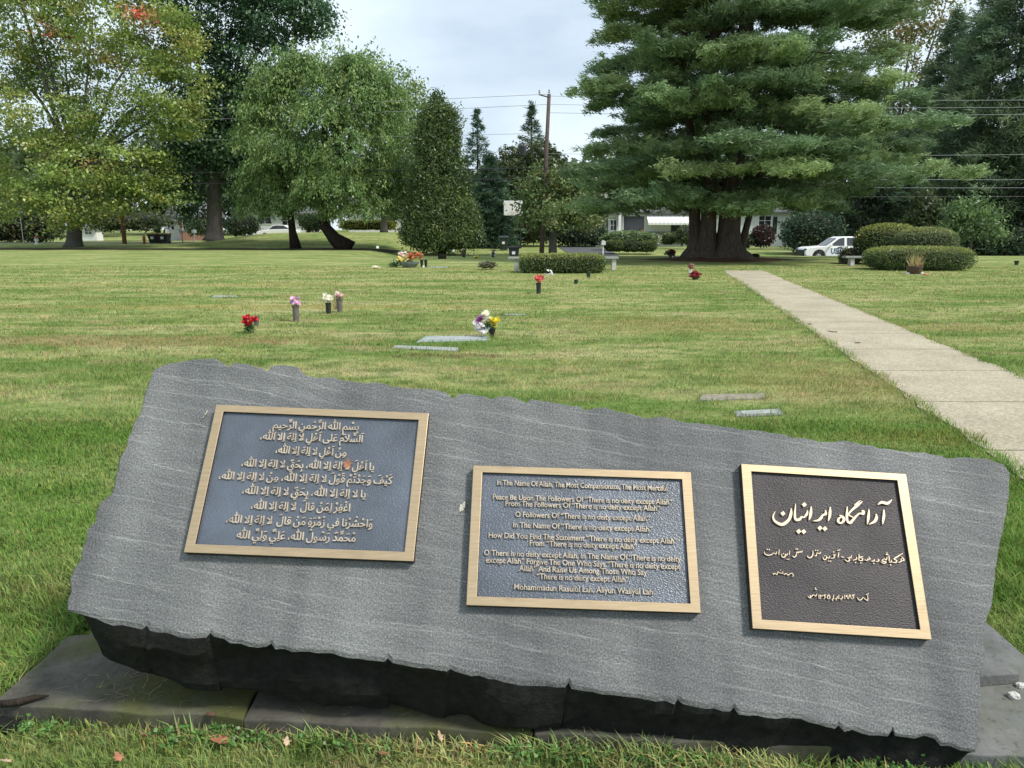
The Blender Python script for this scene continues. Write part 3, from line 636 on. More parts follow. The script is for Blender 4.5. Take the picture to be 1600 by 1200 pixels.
ST2 = [[(1448,200,5),(1462,220,10),(1474,238,11),(1455,245,9),(1441,232,9),(1450,222,6)], [(1454,240,11),(1437,254,12),(1415,265,5)], [(1462,165,5),(1405,203,13),(1370,226,12),(1398,244,10),(1386,262,12),(1352,262,5)], [(1316,192,9),(1320,250,10)], [(1342,238,7),(1344,256,11),(1318,260,6)], [(1298,205,6),(1288,235,11),(1268,226,7),(1246,246,10),(1286,258,11),(1262,272,10),(1232,255,5)],
 [(1200,228,9),(1214,240,10),(1196,252,9),(1176,250,4)], [(1166,230,7),(1160,246,11),(1132,250,6)], [(1104,202,5),(1116,218,10),(1120,228,9),(1102,230,9),(1094,218,6)], [(1108,226,10),(1090,240,11),(1062,236,4)], [(1048,204,8),(1008,206,6),(1040,222,9),(1038,242,11),(1004,242,7)], [(1006,178,8),(1004,240,9)], [(978,205,6),(980,226,11),(942,242,5)], [(928,188,6),(920,216,10),(906,206,5),(900,220,9),(886,210,5),(908,236,10),(886,252,11),(856,232,5)],
 [(850,209,7),(820,205,9)], [(796,158,6),(792,185,10),(786,212,6)], [(778,140,6),(812,130,8)], [(766,186,8),(738,184,6),(752,200,9),(738,216,8),(708,220,4)], [(702,195,6),(694,216,9),(674,212,6),(670,195,7),(664,226,10),(640,232,10),(630,203,5)], [(608,154,8),(594,172,9),(570,164,6),(562,190,10),(538,196,4)], [(526,138,6),(524,185,11),(500,214,11),(474,206,10),(474,190,4)],
 [(418,142,8),(408,156,9),(398,148,6),(392,160,9),(382,150,6),(372,166,9),(362,152,6),(356,162,7),(352,190,10),(330,208,11),(314,192,5)], [(286,140,6),(280,186,8)], [(264,165,6),(254,190,9),(240,176,7),(236,205,11),(208,206,10),(200,174,5)], [(176,130,6),(172,182,8)], [(152,150,7),(140,176,9),(120,164,6),(100,180,9),(58,188,11),(26,172,9),(22,150,4)],
 [(326,408,6),(312,378,8),(286,382,7),(268,396,8),(248,376,7),(234,388,8),(222,380,4)], [(214,355,6),(212,384,6)], [(206,374,6),(180,372,7),(164,358,6),(152,388,8),(130,376,7),(116,388,8),(112,372,5)],
 [(1094,600,5),(1096,655,8),(1070,645,8),(1048,628,6),(1030,648,8),(1004,652,9),(986,622,4)], [(962,600,7),(936,604,10),(950,622,7),(936,642,5)], [(926,642,5),(910,600,9),(896,642,5)], [(886,602,8),(870,616,7),(886,622,7),(884,642,4)], [(856,598,7),(858,642,6)], [(832,610,6),(834,632,9),(806,642,4)], [(796,600,6),(793,642,7)], [(780,614,6),(776,634,9),(752,642,4)], [(742,598,5),(736,642,8),(722,646,7)],
 [(706,628,8),(690,600,9),(676,630,9),(692,640,5),(706,628,8)], [(664,600,7),(640,604,9),(654,622,7),(640,642,5)], [(630,602,7),(616,614,7),(602,602,7),(606,642,5)], [(588,598,7),(590,642,6)], [(566,590,6),(556,612,9),(530,600,7),(512,616,9),(494,606,6),(504,630,9),(484,626,9),(474,612,4)]]
DT2 = [(1333,289,10),(1288,180,9),(1302,182,9),(1294,166,8),(1158,272,9),(1022,268,9),(968,265,9),(740,155,9),(690,250,9),(710,250,9),(650,194,8),(574,140,8),(554,138,8),(350,124,9),(366,125,9),(218,172,8),(258,230,8),(275,230,8),(52,128,9),(72,130,9),(190,344,6),(310,408,6),(1084,598,8),(1098,590,8),(820,652,7),(768,652,7),(730,660,7),(550,540,8),(562,544,7),(553,528,7)]
zz = lambda x, y, w_=0: (1190 + x/K_, 770 + y/K_, w_)
for lo, hi in ((0, 440), (560, 765), (800, 890), (980, 1140)):      # one mesh per written line
    mb = MB()
    for st_, dy, up_, wk in ((ST1, 0, .006, 1.0), (ST2, o4, .005, .9)):
        for q_ in st_:
            if lo <= q_[0][1] + dy < hi: ribbon(mb, [zz(p[0], p[1] + dy, p[2]) for p in q_], cp - .002, cp + up_, pxs*wk)
    for dl, dy, wk in ((DT1, 0, 1), (DT2, o4, .85)):
        for x, y, r in dl:
            if lo <= y + dy < hi: dot(mb, *zz(x, y + dy)[:2], r/K_*wk, cp - .002, cp + .006)
    mb.build('lettering', LETTER, pq)

# --- paving slabs and propping stones under the monument
def yf(x): return 2.14 - .079*(x + 1.6)
def slab(label, poly, z0, z1, m=BLUESTONE, name='paving_slab', group='paving slabs under the monument'):
    c_ = np.mean(poly, 0); q = []
    for i, p in enumerate(poly):
        r = poly[(i + 1) % len(poly)]; k = max(1, int(np.hypot(r[0] - p[0], r[1] - p[1])/.09))
        for j in range(k): q.append((p[0] + (r[0] - p[0])*j/k + rng.normal()*.003 - c_[0], p[1] + (r[1] - p[1])*j/k + rng.normal()*.004 - c_[1]))
    n = len(q); vs = [(*p, -.005 + z0) for p in q] + [(*p, z1 + rng.normal()*.001) for p in q]
    fs = [tuple(range(n))[::-1], tuple(n + i for i in range(n))] + [(i, (i+1) % n, (i+1) % n + n, i + n) for i in range(n)]
    o = MB().add(vs, fs).build(name, m, None, (c_[0], c_[1], 0), bevel=.005); return tag(o, label, 'paving slab', group)
def quad(x0, x1, b0=2.72, b1=2.72): return [(x0, yf(x0)), (x1, yf(x1)), (x1, b1), (x0, b0)]
slab('mossy corner paving slab sticking out at the left end of the monument', quad(-1.615, -.815, 2.56, 2.7), 0, .06)
slab('paving slab below the Arabic plaque, front edge mostly showing', quad(-.808, .06), 0, .056)
slab('paving slab in deep shadow below the English plaque', quad(.066, .95), 0, .058)
slab('clean grey paving slab at the right end of the monument', quad(.956, 1.78), 0, .06, BLUECLEAN)
a_ = [gp(*q, .10)[:2] for q in ((1470, 1024), (1542, 1022), (1592, 1050), (1500, 1060))]
slab('small thick paving piece behind the right end of the monument', a_, .064, .10, BLUECLEAN)
def boulder(name, label, cat, c, r, m, seed=0, group=None, n=14):
    vs = []; fs = []
    for i in range(n + 1):
        th = pi*i/n
        for j in range(n):
            d = Vector((sin(th)*cos(2*pi*j/n), sin(th)*sin(2*pi*j/n), cos(th))); k = 1/((abs(d.x)**4 + abs(d.y)**4 + abs(d.z)**4)**.25)
            k *= 1 + .22*mn.noise(d*2 + Vector((seed, 0, 0))) + .08*mn.noise(d*6 + Vector((seed, 3, 0))); vs.append((d.x*k*r[0], d.y*k*r[1], d.z*k*r[2]))
    for i in range(n):
        for j in range(n): fs.append((i*n + j, (i+1)*n + j, (i+1)*n + (j+1) % n, i*n + (j+1) % n))
    return tag(MB().add(vs, fs).build(name, m, None, c, smooth=False), label, cat, group)
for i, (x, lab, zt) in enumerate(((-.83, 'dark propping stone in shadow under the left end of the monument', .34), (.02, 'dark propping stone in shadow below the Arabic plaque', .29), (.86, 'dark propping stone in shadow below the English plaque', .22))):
    boulder('propping_stone', lab, 'stone', (x, 2.50, zt/2 + .05), (.44, .16, zt/2), SPLIT_SHADED, i, 'stones propping up the monument')
boulder('rubble_stone', 'rough stone under the left corner of the mossy paving slab', 'stone', (-1.63, 2.12, -.01), (.13, .05, .04), SPLIT_SHADED, 9)
for i, (px, py, s_, lab) in enumerate(((1584, 1090, .017, 'larger white pebble beside the right paving slab'), (1594, 1074, .014, 'smaller white pebble beside the right paving slab'))):
    boulder('pebble', lab, 'pebble', gp(px, py, .06) + [0, 0, .006], (s_, s_*.8, s_*.6), CONC, 20 + i, 'pebbles by the monument')
mb = MB(); c_ = gp(35, 1094, .068); mb.tube([(-.06, -.012, .002), (-.045, -.028, .006), (0, -.022, .008), (.04, .002, .008), (.075, .014, .006)], [.006, .011, .012, .010, .003], 7)
tag(mb.build('bark_stick', BARKD, None, c_, smooth=True), 'curled dark piece of bark lying on the mossy corner slab', 'stick')

# ------------------------------------------------------------------ trees
MAPLE = [(.11,.165,.04), (.14,.195,.045), (.18,.22,.055), (.085,.135,.038), (.155,.205,.055), (.205,.215,.06)]
def maple_tint(P, col):
    # autumn sprays: a few twigs have already turned
    for (px, py, r, c, amt) in ((237,33,14,(.5,.06,.07),.9), (103,66,13,(.42,.06,.08),.8), (190,108,15,(.42,.20,.09),.7), (182,128,10,(.45,.24,.09),.7), (290,80,22,(.28,.22,.06),.35), (60,165,26,(.30,.22,.08),.3), (185,262,9,(.38,.2,.08),.6)):
        q = at(px, py, 67); d = np.sqrt((P[:, 0] - q[0])**2 + (P[:, 2] - q[2])**2)/mpp(67)
        k = (np.exp(-(d/r)**2)*amt*(rng.random(len(P)) < .8))[:, None]; col = col*(1 - k) + np.array(c)*k*1.1
    return col
broadleaf('maple_tree', 'broad maple turning yellow with a few red sprays, at the left edge', 'tree', 113, 68,
   [(150,40,95,70), (60,20,80,70), (235,60,75,55,-2), (20,110,60,50), (110,120,60,45,2), (265,135,62,48,-2), (275,185,45,35,-2), (170,190,70,45,-1), (60,190,75,45,-2), (50,250,70,50,-2), (20,-60,90,60), (190,-60,100,60), (165,260,85,45,-3), (225,270,62,40,-2), (245,300,45,22,-2), (120,305,90,38,-3), (80,335,60,24,-3), (190,325,60,22,-2), (20,310,60,40,0)],
   900, 95, .25, .66, MAPLE, .62, 255, 8, 16, extra=maple_tint, shell=.62, up=1.0, squash=.45)
broadleaf('oak_tree', 'tall dark green oak with a thick bare grey trunk, standing on the grass bank', 'tree', 334, 74,
   [(330,20,85,70), (400,-40,95,60), (440,20,75,50), (485,30,38,38), (300,100,60,60), (400,90,70,55), (350,165,75,50), (300,200,55,45), (390,170,60,45), (350,230,70,40), (300,255,50,32), (400,250,50,35), (290,-60,90,60), (288,310,30,24), (384,300,34,34), (268,278,34,28), (300,335,20,12,2)],
   860, 80, .30, .72, [(.034,.072,.034), (.046,.094,.042), (.062,.115,.05), (.038,.078,.042)], .78, 230, 0, 14, shell=.6, up=.9, squash=.5)
def weeping(name, label, px, D, domes, n, palette, r0, trunk, group):
    bx = at(px, 361, D); base = np.array([bx[0], D, gz(bx[0], D) - .05]); root = tag(empty(name, base), label, 'tree', group)
    lb = pxlobes(domes, D); idx = rng.integers(0, len(lb), n); C0 = np.array([c for c, r in lb])[idx]; R0 = np.array([r for c, r in lb])[idx]
    d = unit(n); d[:, 2] = np.abs(d[:, 2])*1.1 - .35; st = C0 + d*R0*rng.uniform(.45, 1.12, n)[:, None]
    outw = d*[1, 1, 0] + unit(n)*[.6, .6, 0]; outw /= np.linalg.norm(outw, axis=1, keepdims=True) + 1e-6
    k = 30; ln = rng.uniform(.5, 1.9, n)[:, None, None]; s = np.linspace(0, 1, k)[None, :, None]
    P = st[:, None, :] + outw[:, None, :]*ln*s*.75 + np.array([0, 0, -1])*ln*(-.12*s + .75*s*s) + rng.normal(size=(n, k, 3))*.15
    sh = rng.random(n) < .14; P[sh] = st[sh][:, None, :] + outw[sh][:, None, :]*ln[sh]*s*.7 + d[sh][:, None, :]*ln[sh]*s*.6 + np.array([0, 0, .55])*ln[sh]*s + rng.normal(size=(int(sh.sum()), k, 3))*.10
    P = P.reshape(-1, 3); P[:, 2] = np.maximum(P[:, 2], gz(bx[0], D) + 1.6 + rng.random(len(P))*.9)
    pal = np.array(palette); col = np.repeat(pal[rng.integers(0, len(pal), n)]*rng.uniform(.75, 1.25, (n, 1)), k, 0)*rng.uniform(.8, 1.2, (n*k, 1))
    ax = (outw[:, None, :]*.6 + np.array([0, 0, -1])*(.25 + s)).reshape(-1, 3)
    V, F, T = leafquads(P, .24, .38, axis=ax*1.2, axis_jit=.8, up=.6, col=col)
    mb = MB(); tp = [np.array(at(q[0], q[1], D)) for q in trunk]; tp[0][2] = base[2]
    mb.tube(tp, [r0*1.6, r0, r0*.8, r0*.7][:len(tp)], 9)
    for c, r in lb: mb.tube([tp[-1], tp[-1]*.5 + np.array(c)*.5 + [0, 0, .6], c], [r0*.5, r0*.3, .03], 6)
    finish_tree(root, base, V, F, T, mb, BARKD); return root
WP = [(.09,.15,.042), (.12,.18,.052), (.07,.125,.038), (.15,.20,.062), (.085,.14,.046)]
weeping('cherry_tree', 'weeping cherry with a thin straight trunk on the lawn edge', 459, 66, [(435,165,50,50), (415,215,48,48), (455,118,32,26), (428,275,48,42), (455,240,55,55,-2), (415,320,32,24), (470,315,38,28,-1), (425,130,24,24), (470,98,16,12)], 2300, WP, .32, [(462,388), (457,362), (453,330), (446,290)], None)
weeping('cherry_tree', 'weeping cherry with a thick leaning trunk, next to the big clipped evergreen', 525, 65, [(540,165,70,60), (590,200,55,60), (560,240,80,60,-1), (600,275,55,45), (520,290,55,45,-2), (580,325,60,30,-1), (515,122,30,26), (565,128,34,24), (620,300,30,36), (550,100,16,14), (600,150,26,26), (505,180,40,40,-2)], 2700, WP, .55, [(545,390), (522,372), (505,350), (505,290)], None)
broadleaf('walnut_tree', 'airy light green tree rising behind the weeping cherries', 'tree', 600, 88,
   [(600,140,50,38), (640,170,36,40), (570,115,36,26), (655,215,24,30), (620,215,50,50), (540,110,28,22), (610,280,50,40)], 330, 34, .36, .6, [(.13,.18,.065), (.16,.21,.08), (.10,.15,.06)], .35, 240, 0, 10, shell=.5)
# big columnar arborvitae
def arbor(name, label, px, D, lobes, n, palette, leaf=.34, group=None):
    bx = at(px, 361, D); base = np.array([bx[0], D, gz(bx[0], D) - .05]); root = tag(empty(name, base), label, 'tree', group)
    lb = pxlobes(lobes, D); P, col, _ = cluster_pts(lb, n, 26, .24, palette, .86, squash=1.1); P[:, 2] = np.maximum(P[:, 2], base[2] + .1 + .2*rng.random(len(P)))
    V, F, T = leafquads(P, leaf, .42, axis=np.array([0, 0, .5]), axis_jit=.9, up=.3, col=col)
    mb = MB(); mb.tube([base, base + [0, 0, 3], at(px, lobes[0][1], D)], [.3, .22, .05], 7)
    finish_tree(root, base, V, F, T, mb, BARKD, crown_name='crown'); return root
arbor('arborvitae_tree', 'massive dark green arborvitae with a pointed top, foliage down to the lawn', 690, 62, [(682,166,9,20), (683,192,20,34), (685,235,32,46), (687,290,44,50), (690,340,58,46), (690,366,64,24), (700,200,16,30), (670,215,18,34)], 2600, [(.04,.07,.024), (.055,.09,.028), (.08,.115,.034), (.042,.07,.028), (.10,.14,.04)], .22)
def mkprof(pts, maxr=None):
    zs, rs = zip(*pts)
    f = lambda z, az: float(np.interp(z, zs, rs)); f.maxr = maxr or max(rs); return f
SPR = [(.03,.055,.034), (.04,.07,.042), (.05,.085,.048), (.034,.06,.04)]
def spruce(label, px, D, ht, pr, nlev, nbr, npuff, pal=SPR, blade=.5, bw=.09, droop=-.2, name='spruce_tree', puff=.3, nb=9, group=None):
    b = at(px, 361, D); return conifer(name, label, 'tree', (b[0], D, gz(b[0], D)), ht, mkprof(pr), nlev, nbr, npuff, blade, bw, pal, droop, .22, puff=puff, nb=nb, group=group, z0=.05)
spruce('small pointed spruce far behind the lawn, left of the utility pole', 747, 95, 15.3, [(0, 2.6), (6, 2.3), (9, 2.0), (12, 1.4), (15.3, .1)], 22, 7, 9)
spruce('slender pale tipped spruce just left of the utility pole', 830, 92, 15.6, [(0, 3.4), (8, 2.8), (11, 1.9), (13.5, 1.0), (15.6, .1)], 24, 7, 10, [(.035,.06,.03), (.05,.08,.04), (.03,.055,.032)])
spruce('dark full spruce between the clipped evergreen and the trash cart', 768, 76, 8.8, [(0, 2.9), (4, 2.6), (6.5, 1.6), (8.8, .2)], 16, 9, 16)
arbor('arborvitae_tree', 'rounded dull green evergreen in front of the slender spruces', 800, 80, [(800,250,20,20), (798,285,34,40), (790,335,44,44), (845,248,22,26), (860,285,34,44), (772,290,22,34), (830,330,50,46), (900,330,40,40)], 1500, [(.04,.058,.022), (.055,.075,.028), (.032,.048,.02), (.065,.08,.034)])
broadleaf('hawthorn_tree', 'small spreading dusty green tree beside the utility pole trunk', 'tree', 864, 61,
   [(860,285,42,28), (900,310,42,30), (840,310,32,30), (880,335,55,22,-2), (920,335,36,24), (835,340,26,20), (900,275,30,20)], 330, 34, .24, .42, [(.08,.125,.04), (.105,.145,.048), (.06,.10,.034), (.13,.14,.055)], .34, 340, 0, 8, shell=.5)
# the great white pine
Lp = ([0, 2.2, 3.5, 5, 6.5, 8, 9, 11, 13, 16, 20, 23, 25], [5.5, 7.6, 8.6, 8.0, 6.6, 6.6, 7.6, 7.2, 7.3, 6.5, 4.5, 2.2, .3])
Rp = ([0, 2.2, 3.5, 5, 6.0, 7, 8, 10, 13, 16, 20, 23, 25], [4.5, 5.5, 8.0, 13.6, 13.4, 10.2, 9.2, 8.6, 8.3, 6.8, 4.8, 2.2, .3])
Mp = ([0, 2.2, 3.5, 5, 8, 13, 20, 25], [5, 6.2, 7.4, 8.2, 7.8, 7.2, 4.5, .3])
def pineprof(z, az):
    a = cos(az); l_, r_, m_ = np.interp(z, *Lp), np.interp(z, *Rp), np.interp(z, *Mp)
    return float((m_ + (r_ - m_)*a**1.4) if a > 0 else (m_ + (l_ - m_)*a**2))
pineprof.maxr = 13
def pinestems(mb):
    for (x, y, r, lx, ht) in ((-1.0, .3, .34, -.5, 15), (-.52, -.1, .44, -.1, 19), (.48, -.15, .60, .25, 24), (1.3, .4, .20, .8, 12)):
        n, zs = 14, (-.2, .12, .35, .7, 1.3, 2.2, 4, 8, ht); vs = []; fs = []
        for z in zs:
            fl = 1 + 1.5*np.exp(-max(0, z)/.30); tp = 1 - .82*max(0, z)/ht
            for k in range(n):
                q = 2*pi*k/n; rr = r*tp*(1 + (fl - 1)*(1 + .55*sin(4*q + x*9))*.8)*(1 + .05*sin(7*q)); vs.append((x + lx*max(0, z)/ht*3 + rr*cos(q), y + rr*sin(q), z))
        for i in range(len(zs) - 1):
            for k in range(n): fs.append((i*n + k, i*n + (k+1) % n, (i+1)*n + (k+1) % n, (i+1)*n + k))
        mb.add(vs, fs)
conifer('white_pine_tree', 'huge white pine with layered boughs and a flared trunk at the end of the path', 'tree', (PX, 41, .25), 25, pineprof, 16, 12, 300, .28, .062,
    [(.084,.128,.064), (.108,.156,.074), (.134,.184,.084), (.09,.134,.07), (.15,.197,.09)], -.02, .5, BARKP, nb=24, puff=.26, z0=.105, stems=pinestems, upcurve=-.06, plate=.27, inner=.14, clump=13)
# right background
broadleaf('locust_tree', 'thin leaved yellowing tree behind the right shoulder of the white pine', 'tree', 1400, 78,
   [(1400,40,60,50), (1445,70,40,45), (1350,20,50,50), (1420,-40,80,50), (1430,130,40,40), (1400,180,50,40), (1470,0,50,50)], 330, 26, .32, .65, [(.14,.14,.045), (.10,.12,.04), (.20,.15,.07), (.085,.11,.04)], .4, 200, 0, 12, shell=.35)
spruce('tall dark drooping Norway spruce filling the right edge of the view', 1560, 66, 24, [(0, 9.5), (4, 9), (10, 8), (16, 6), (20, 4.4), (24, .4)], 30, 12, 46, [(.055,.085,.05), (.07,.105,.06), (.085,.12,.066), (.10,.135,.072)], .7, .10, -.42, puff=.5, nb=10)
spruce('dark drooping spruce beside the taller one, behind the yellowing tree', 1462, 74, 21, [(0, 6.5), (6, 6), (12, 4.4), (17, 2.5), (21, .3)], 24, 10, 34, [(.055,.088,.052), (.072,.108,.062), (.09,.125,.068)], .65, .10, -.4, puff=.45, nb=9)
broadleaf('sapling_tree', 'bright green leafy young tree in front of the dark spruces', 'tree', 1520, 56, [(1520,330,34,24), (1500,345,30,26), (1545,350,28,26), (1515,365,38,18)], 130, 34, .22, .34, [(.085,.14,.05), (.11,.17,.06), (.06,.10,.04)], .12, 350, 0, 6, shell=.4)
arbor('arborvitae_tree', 'mid green upright evergreen behind the clipped dome shrubs', 1448, 60, [(1448,325,20,26), (1448,352,30,34), (1445,370,36,22)], 240, [(.045,.065,.024), (.06,.08,.028), (.035,.052,.02)])
arbor('arborvitae_tree', 'dark evergreen mass behind the white pickup, right of the white house', 1385, 70, [(1385,300,45,30), (1380,340,60,40), (1340,320,40,40), (1330,350,50,30)], 380, [(.022,.036,.016), (.03,.046,.02)])
arbor('arborvitae_tree', 'dark evergreen at the far right below the tall spruce', 1590, 62, [(1580,320,40,40), (1600,350,60,40), (1640,330,60,60), (1560,365,40,24)], 380, [(.018,.03,.016), (.026,.042,.02)])
def px_shrub(name, label, px, D, cy, rx, ry, n, leaf, pal, e=2.0, top=None, ydep=None, group=None, jit=.12, cat='shrub', zmin=-.95):
    c = at(px, cy, D); m_ = mpp(D); return shrub(name, label, cat, c, (rx*m_, (ydep or rx*m_*.8), ry*m_), n, leaf, pal, e, group, jit=jit, toplight_col=top, zmin=zmin)
px_shrub('rhododendron', 'wide dark green rhododendron behind the white pickup', 1268, 64, 362, 46, 32, 5200, .26, [(.026,.05,.028), (.04,.07,.04), (.052,.09,.048), (.024,.044,.026)], jit=.3)
# clipped hedge by the benches
YH = [(.055,.085,.028), (.075,.108,.034), (.10,.135,.042), (.048,.075,.026)]
TOPLIGHT = (.21, .23, .06)  # yellowish tint that paints overhead light onto the clipped tops
px_shrub('clipped_hedge', 'low clipped rectangular yew hedge between two stone benches', 878, 28.6, 411, 66, 15, 15000, .062, YH, 7, TOPLIGHT, .75, jit=.05)
px_shrub('clipped_shrub', 'wide low clipped yew mound in front of two domed shrubs', 1434, 30.8, 403, 76, 18.5, 17000, .065, YH, 4, TOPLIGHT, 1.3, jit=.05)
px_shrub('clipped_shrub', 'taller clipped yew dome, left one behind the low mound', 1387, 36, 380, 49, 31, 12000, .08, YH, 2.6, TOPLIGHT, 1.3, jit=.05)
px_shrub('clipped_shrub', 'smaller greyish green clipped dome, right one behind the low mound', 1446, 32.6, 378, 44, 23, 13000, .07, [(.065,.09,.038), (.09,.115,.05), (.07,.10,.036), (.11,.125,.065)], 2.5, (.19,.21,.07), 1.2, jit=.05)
px_shrub('shrub', 'small twiggy dark shrub beside the lone stone bench', 1328, 36, 402, 17, 14, 1700, .09, [(.03,.045,.02), (.05,.06,.03), (.07,.05,.03)], jit=.3)
px_shrub('shrub', 'low dry grey green shrub on the open lawn', 762, 30.6, 414, 13, 5, 900, .07, [(.10,.11,.06), (.14,.12,.08), (.07,.085,.04)], jit=.4)
# house front planting
px_shrub('juniper_shrub', 'spreading light green juniper in front of the white house', 983, 70, 373, 44, 12, 4200, .22, [(.07,.11,.045), (.10,.145,.06), (.06,.095,.04)], 2.2, (.14,.19,.085), 1.6)
GB = [(.05,.075,.02), (.07,.095,.026), (.04,.06,.02)]
px_shrub('boxwood_shrub', 'rounded yellow green boxwood at the driveway mailbox', 960, 64, 384, 16, 9, 1500, .16, GB, 2.6, (.12,.14,.04), group=None)
px_shrub('boxwood_shrub', 'dark boxwood, middle of the three beside the mailbox', 986, 64, 385, 15, 9, 1400, .16, [(.03,.05,.02), (.045,.065,.024)], 2.4, None)
px_shrub('boxwood_shrub', 'green boxwood, farthest right of the three beside the mailbox', 1010, 64, 385, 16, 9, 1400, .16, [(.045,.075,.025), (.06,.09,.03)], 2.4, (.09,.12,.04))
px_shrub('shrub', 'round clipped green shrub under the striped awning', 1045, 74, 373, 12, 9, 1100, .18, [(.05,.08,.024), (.065,.095,.03)], 2.2, (.10,.13,.04))
px_shrub('shrub', 'loose tall green shrub under the awning beside the pine trunk', 1072, 73, 368, 17, 15, 1500, .2, [(.05,.075,.03), (.075,.10,.045)], 2, None, jit=.35)
px_shrub('barberry_shrub', 'round dark purple barberry against the white house wall', 1192, 73, 369, 18, 17, 1900, .2, [(.035,.016,.018), (.05,.022,.024), (.028,.016,.016)], 2.2, None, jit=.2)
px_shrub('shrub', 'dark green shrub left of the purple barberry', 1160, 73, 376, 17, 11, 1300, .2, [(.03,.055,.022), (.04,.068,.026)], 2.2, None, jit=.2)
px_shrub('shrub', 'white flowering bush by the white house, right of the junipers', 1022, 72, 374, 10, 8, 700, .18, [(.07,.10,.045), (.5,.5,.46), (.09,.12,.05)], 2, None, jit=.4)
px_shrub('shrub', 'dark shaded shrubs behind the driveway, left of the ranch house', 908, 79, 366, 38, 17, 2600, .3, [(.02,.036,.018), (.03,.05,.024)], 2.4, None, jit=.3)
px_shrub('shrub', 'dark shrub bank at the far left beyond the maple', 30, 84, 345, 60, 36, 5200, .36, [(.03,.05,.02), (.05,.065,.025), (.08,.08,.03)], 2.2, None, jit=.3)
px_shrub('shrub', 'dense dark shrub under the oak, left of the white houses', 378, 92, 352, 26, 16, 1800, .3, [(.02,.036,.018), (.03,.05,.022)], 2.2, None, jit=.3)
px_shrub('shrub', 'green shrub against the brick house, left of the oak trunk', 310, 93, 356, 17, 12, 1500, .28, [(.045,.07,.03), (.06,.09,.036)], 2.2, None, jit=.35)
px_shrub('shrub', 'loose green shrub in front of the white house behind the cherries', 487, 92, 349, 16, 13, 1600, .28, [(.05,.08,.032), (.065,.10,.04)], 2.2, None, jit=.35)
px_shrub('shrub', 'dark hedge behind the maple trunk', 200, 96, 345, 60, 16, 2600, .36, [(.03,.05,.022), (.045,.06,.028)], 2.4, None, jit=.3)
px_shrub('yellow_hedge', 'long golden clipped hedge behind the leaning cherry', 575, 90, 352, 44, 8, 2200, .22, [(.20,.20,.03), (.15,.16,.03)], 4, (.3,.28,.05), 1.0)
# far woods close the view behind the houses
lob = []
for i in range(46):
    x = -130 + i*6.2; D = 125 + rng.uniform(-8, 14); px_ = x/mpp(D) + 800; hgt = 11 if (600 < px_ < 980) else 17
    lob.append((np.array([x, D, 2 + hgt*.42]), np.array([6.5, 5, hgt*.5*rng.uniform(.8, 1.1)])))
P, col, _ = cluster_pts(lob, 4200, 14, 1.1, [(.035,.06,.03), (.05,.075,.035), (.04,.065,.04), (.065,.085,.04)], .3)
V, F, T = leafquads(P, 1.25, .75, col=col); tag(link('distant_woods', npmesh('distant_woods', V, F, T), LEAF), kind='stuff')
# ------------------------------------------------------------------ buildings, vehicles, street furniture
def local(root): return np.array(root.location)
def house_box(mb, x0, x1, y0, y1, z0, z1): mb.box(((x0+x1)/2, (y0+y1)/2, (z0+z1)/2), (x1-x0, y1-y0, z1-z0))
m, t, n, l, o = mat('white_siding'); tcx = n.new('ShaderNodeTexCoord'); sep = n.new('ShaderNodeSeparateXYZ'); l.new(tcx.outputs['Object'], sep.inputs[0])
sw = math_(t, 'FRACT', math_(t, 'MULTIPLY', sep.outputs[2], 6.0)); principled(t, o, ramp(t, noise(t, 1, 3), [(.3, (.66, .68, .70)), (.7, (.76, .77, .78))]), .6, bump=sw, bdist=.03, bstr=.6); SIDING = m
m, t, n, l, o = mat('brick'); br = n.new('ShaderNodeTexBrick'); tcx = n.new('ShaderNodeTexCoord'); mpb = n.new('ShaderNodeMapping'); mpb.inputs['Rotation'].default_value = (RAD(90), 0, 0)
l.new(tcx.outputs['Object'], mpb.inputs[0]); l.new(mpb.outputs[0], br.inputs['Vector']); br.inputs['Scale'].default_value = 4
br.inputs['Color1'].default_value = (.30, .12, .08, 1); br.inputs['Color2'].default_value = (.36, .16, .10, 1); br.inputs['Mortar'].default_value = (.4, .36, .32, 1); principled(t, o, br.outputs[0], .9); BRICK = m
ROOF = plain('grey_shingles', (.13, .13, .135), .9, 0, .3, 5); SHUT = plain('dark_green_shutter', (.012, .03, .022), .6); STONEW = plain('grey_stone_wall', (.20, .19, .18), .9, 0, .4, 4)
def window(root, x, z, wd, ht, y, frame=WHITE, mull=True):
    f = MB(); b = .07
    f.box((x, y - .03, z + ht/2 + b/2), (wd + 2*b, .08, b)).box((x, y - .03, z - ht/2 - b/2), (wd + 2*b, .08, b)).box((x - wd/2 - b/2, y - .03, z), (b, .08, ht)).box((x + wd/2 + b/2, y - .03, z), (b, .08, ht))
    if mull: f.box((x, y - .025, z), (wd, .05, .05)); f.box((x, y - .02, z), (.05, .04, ht))
    fo = f.build('window', frame, root); MB().box((x, y - .008, z), (wd, .012, ht)).build('pane', GLASS, fo); return fo
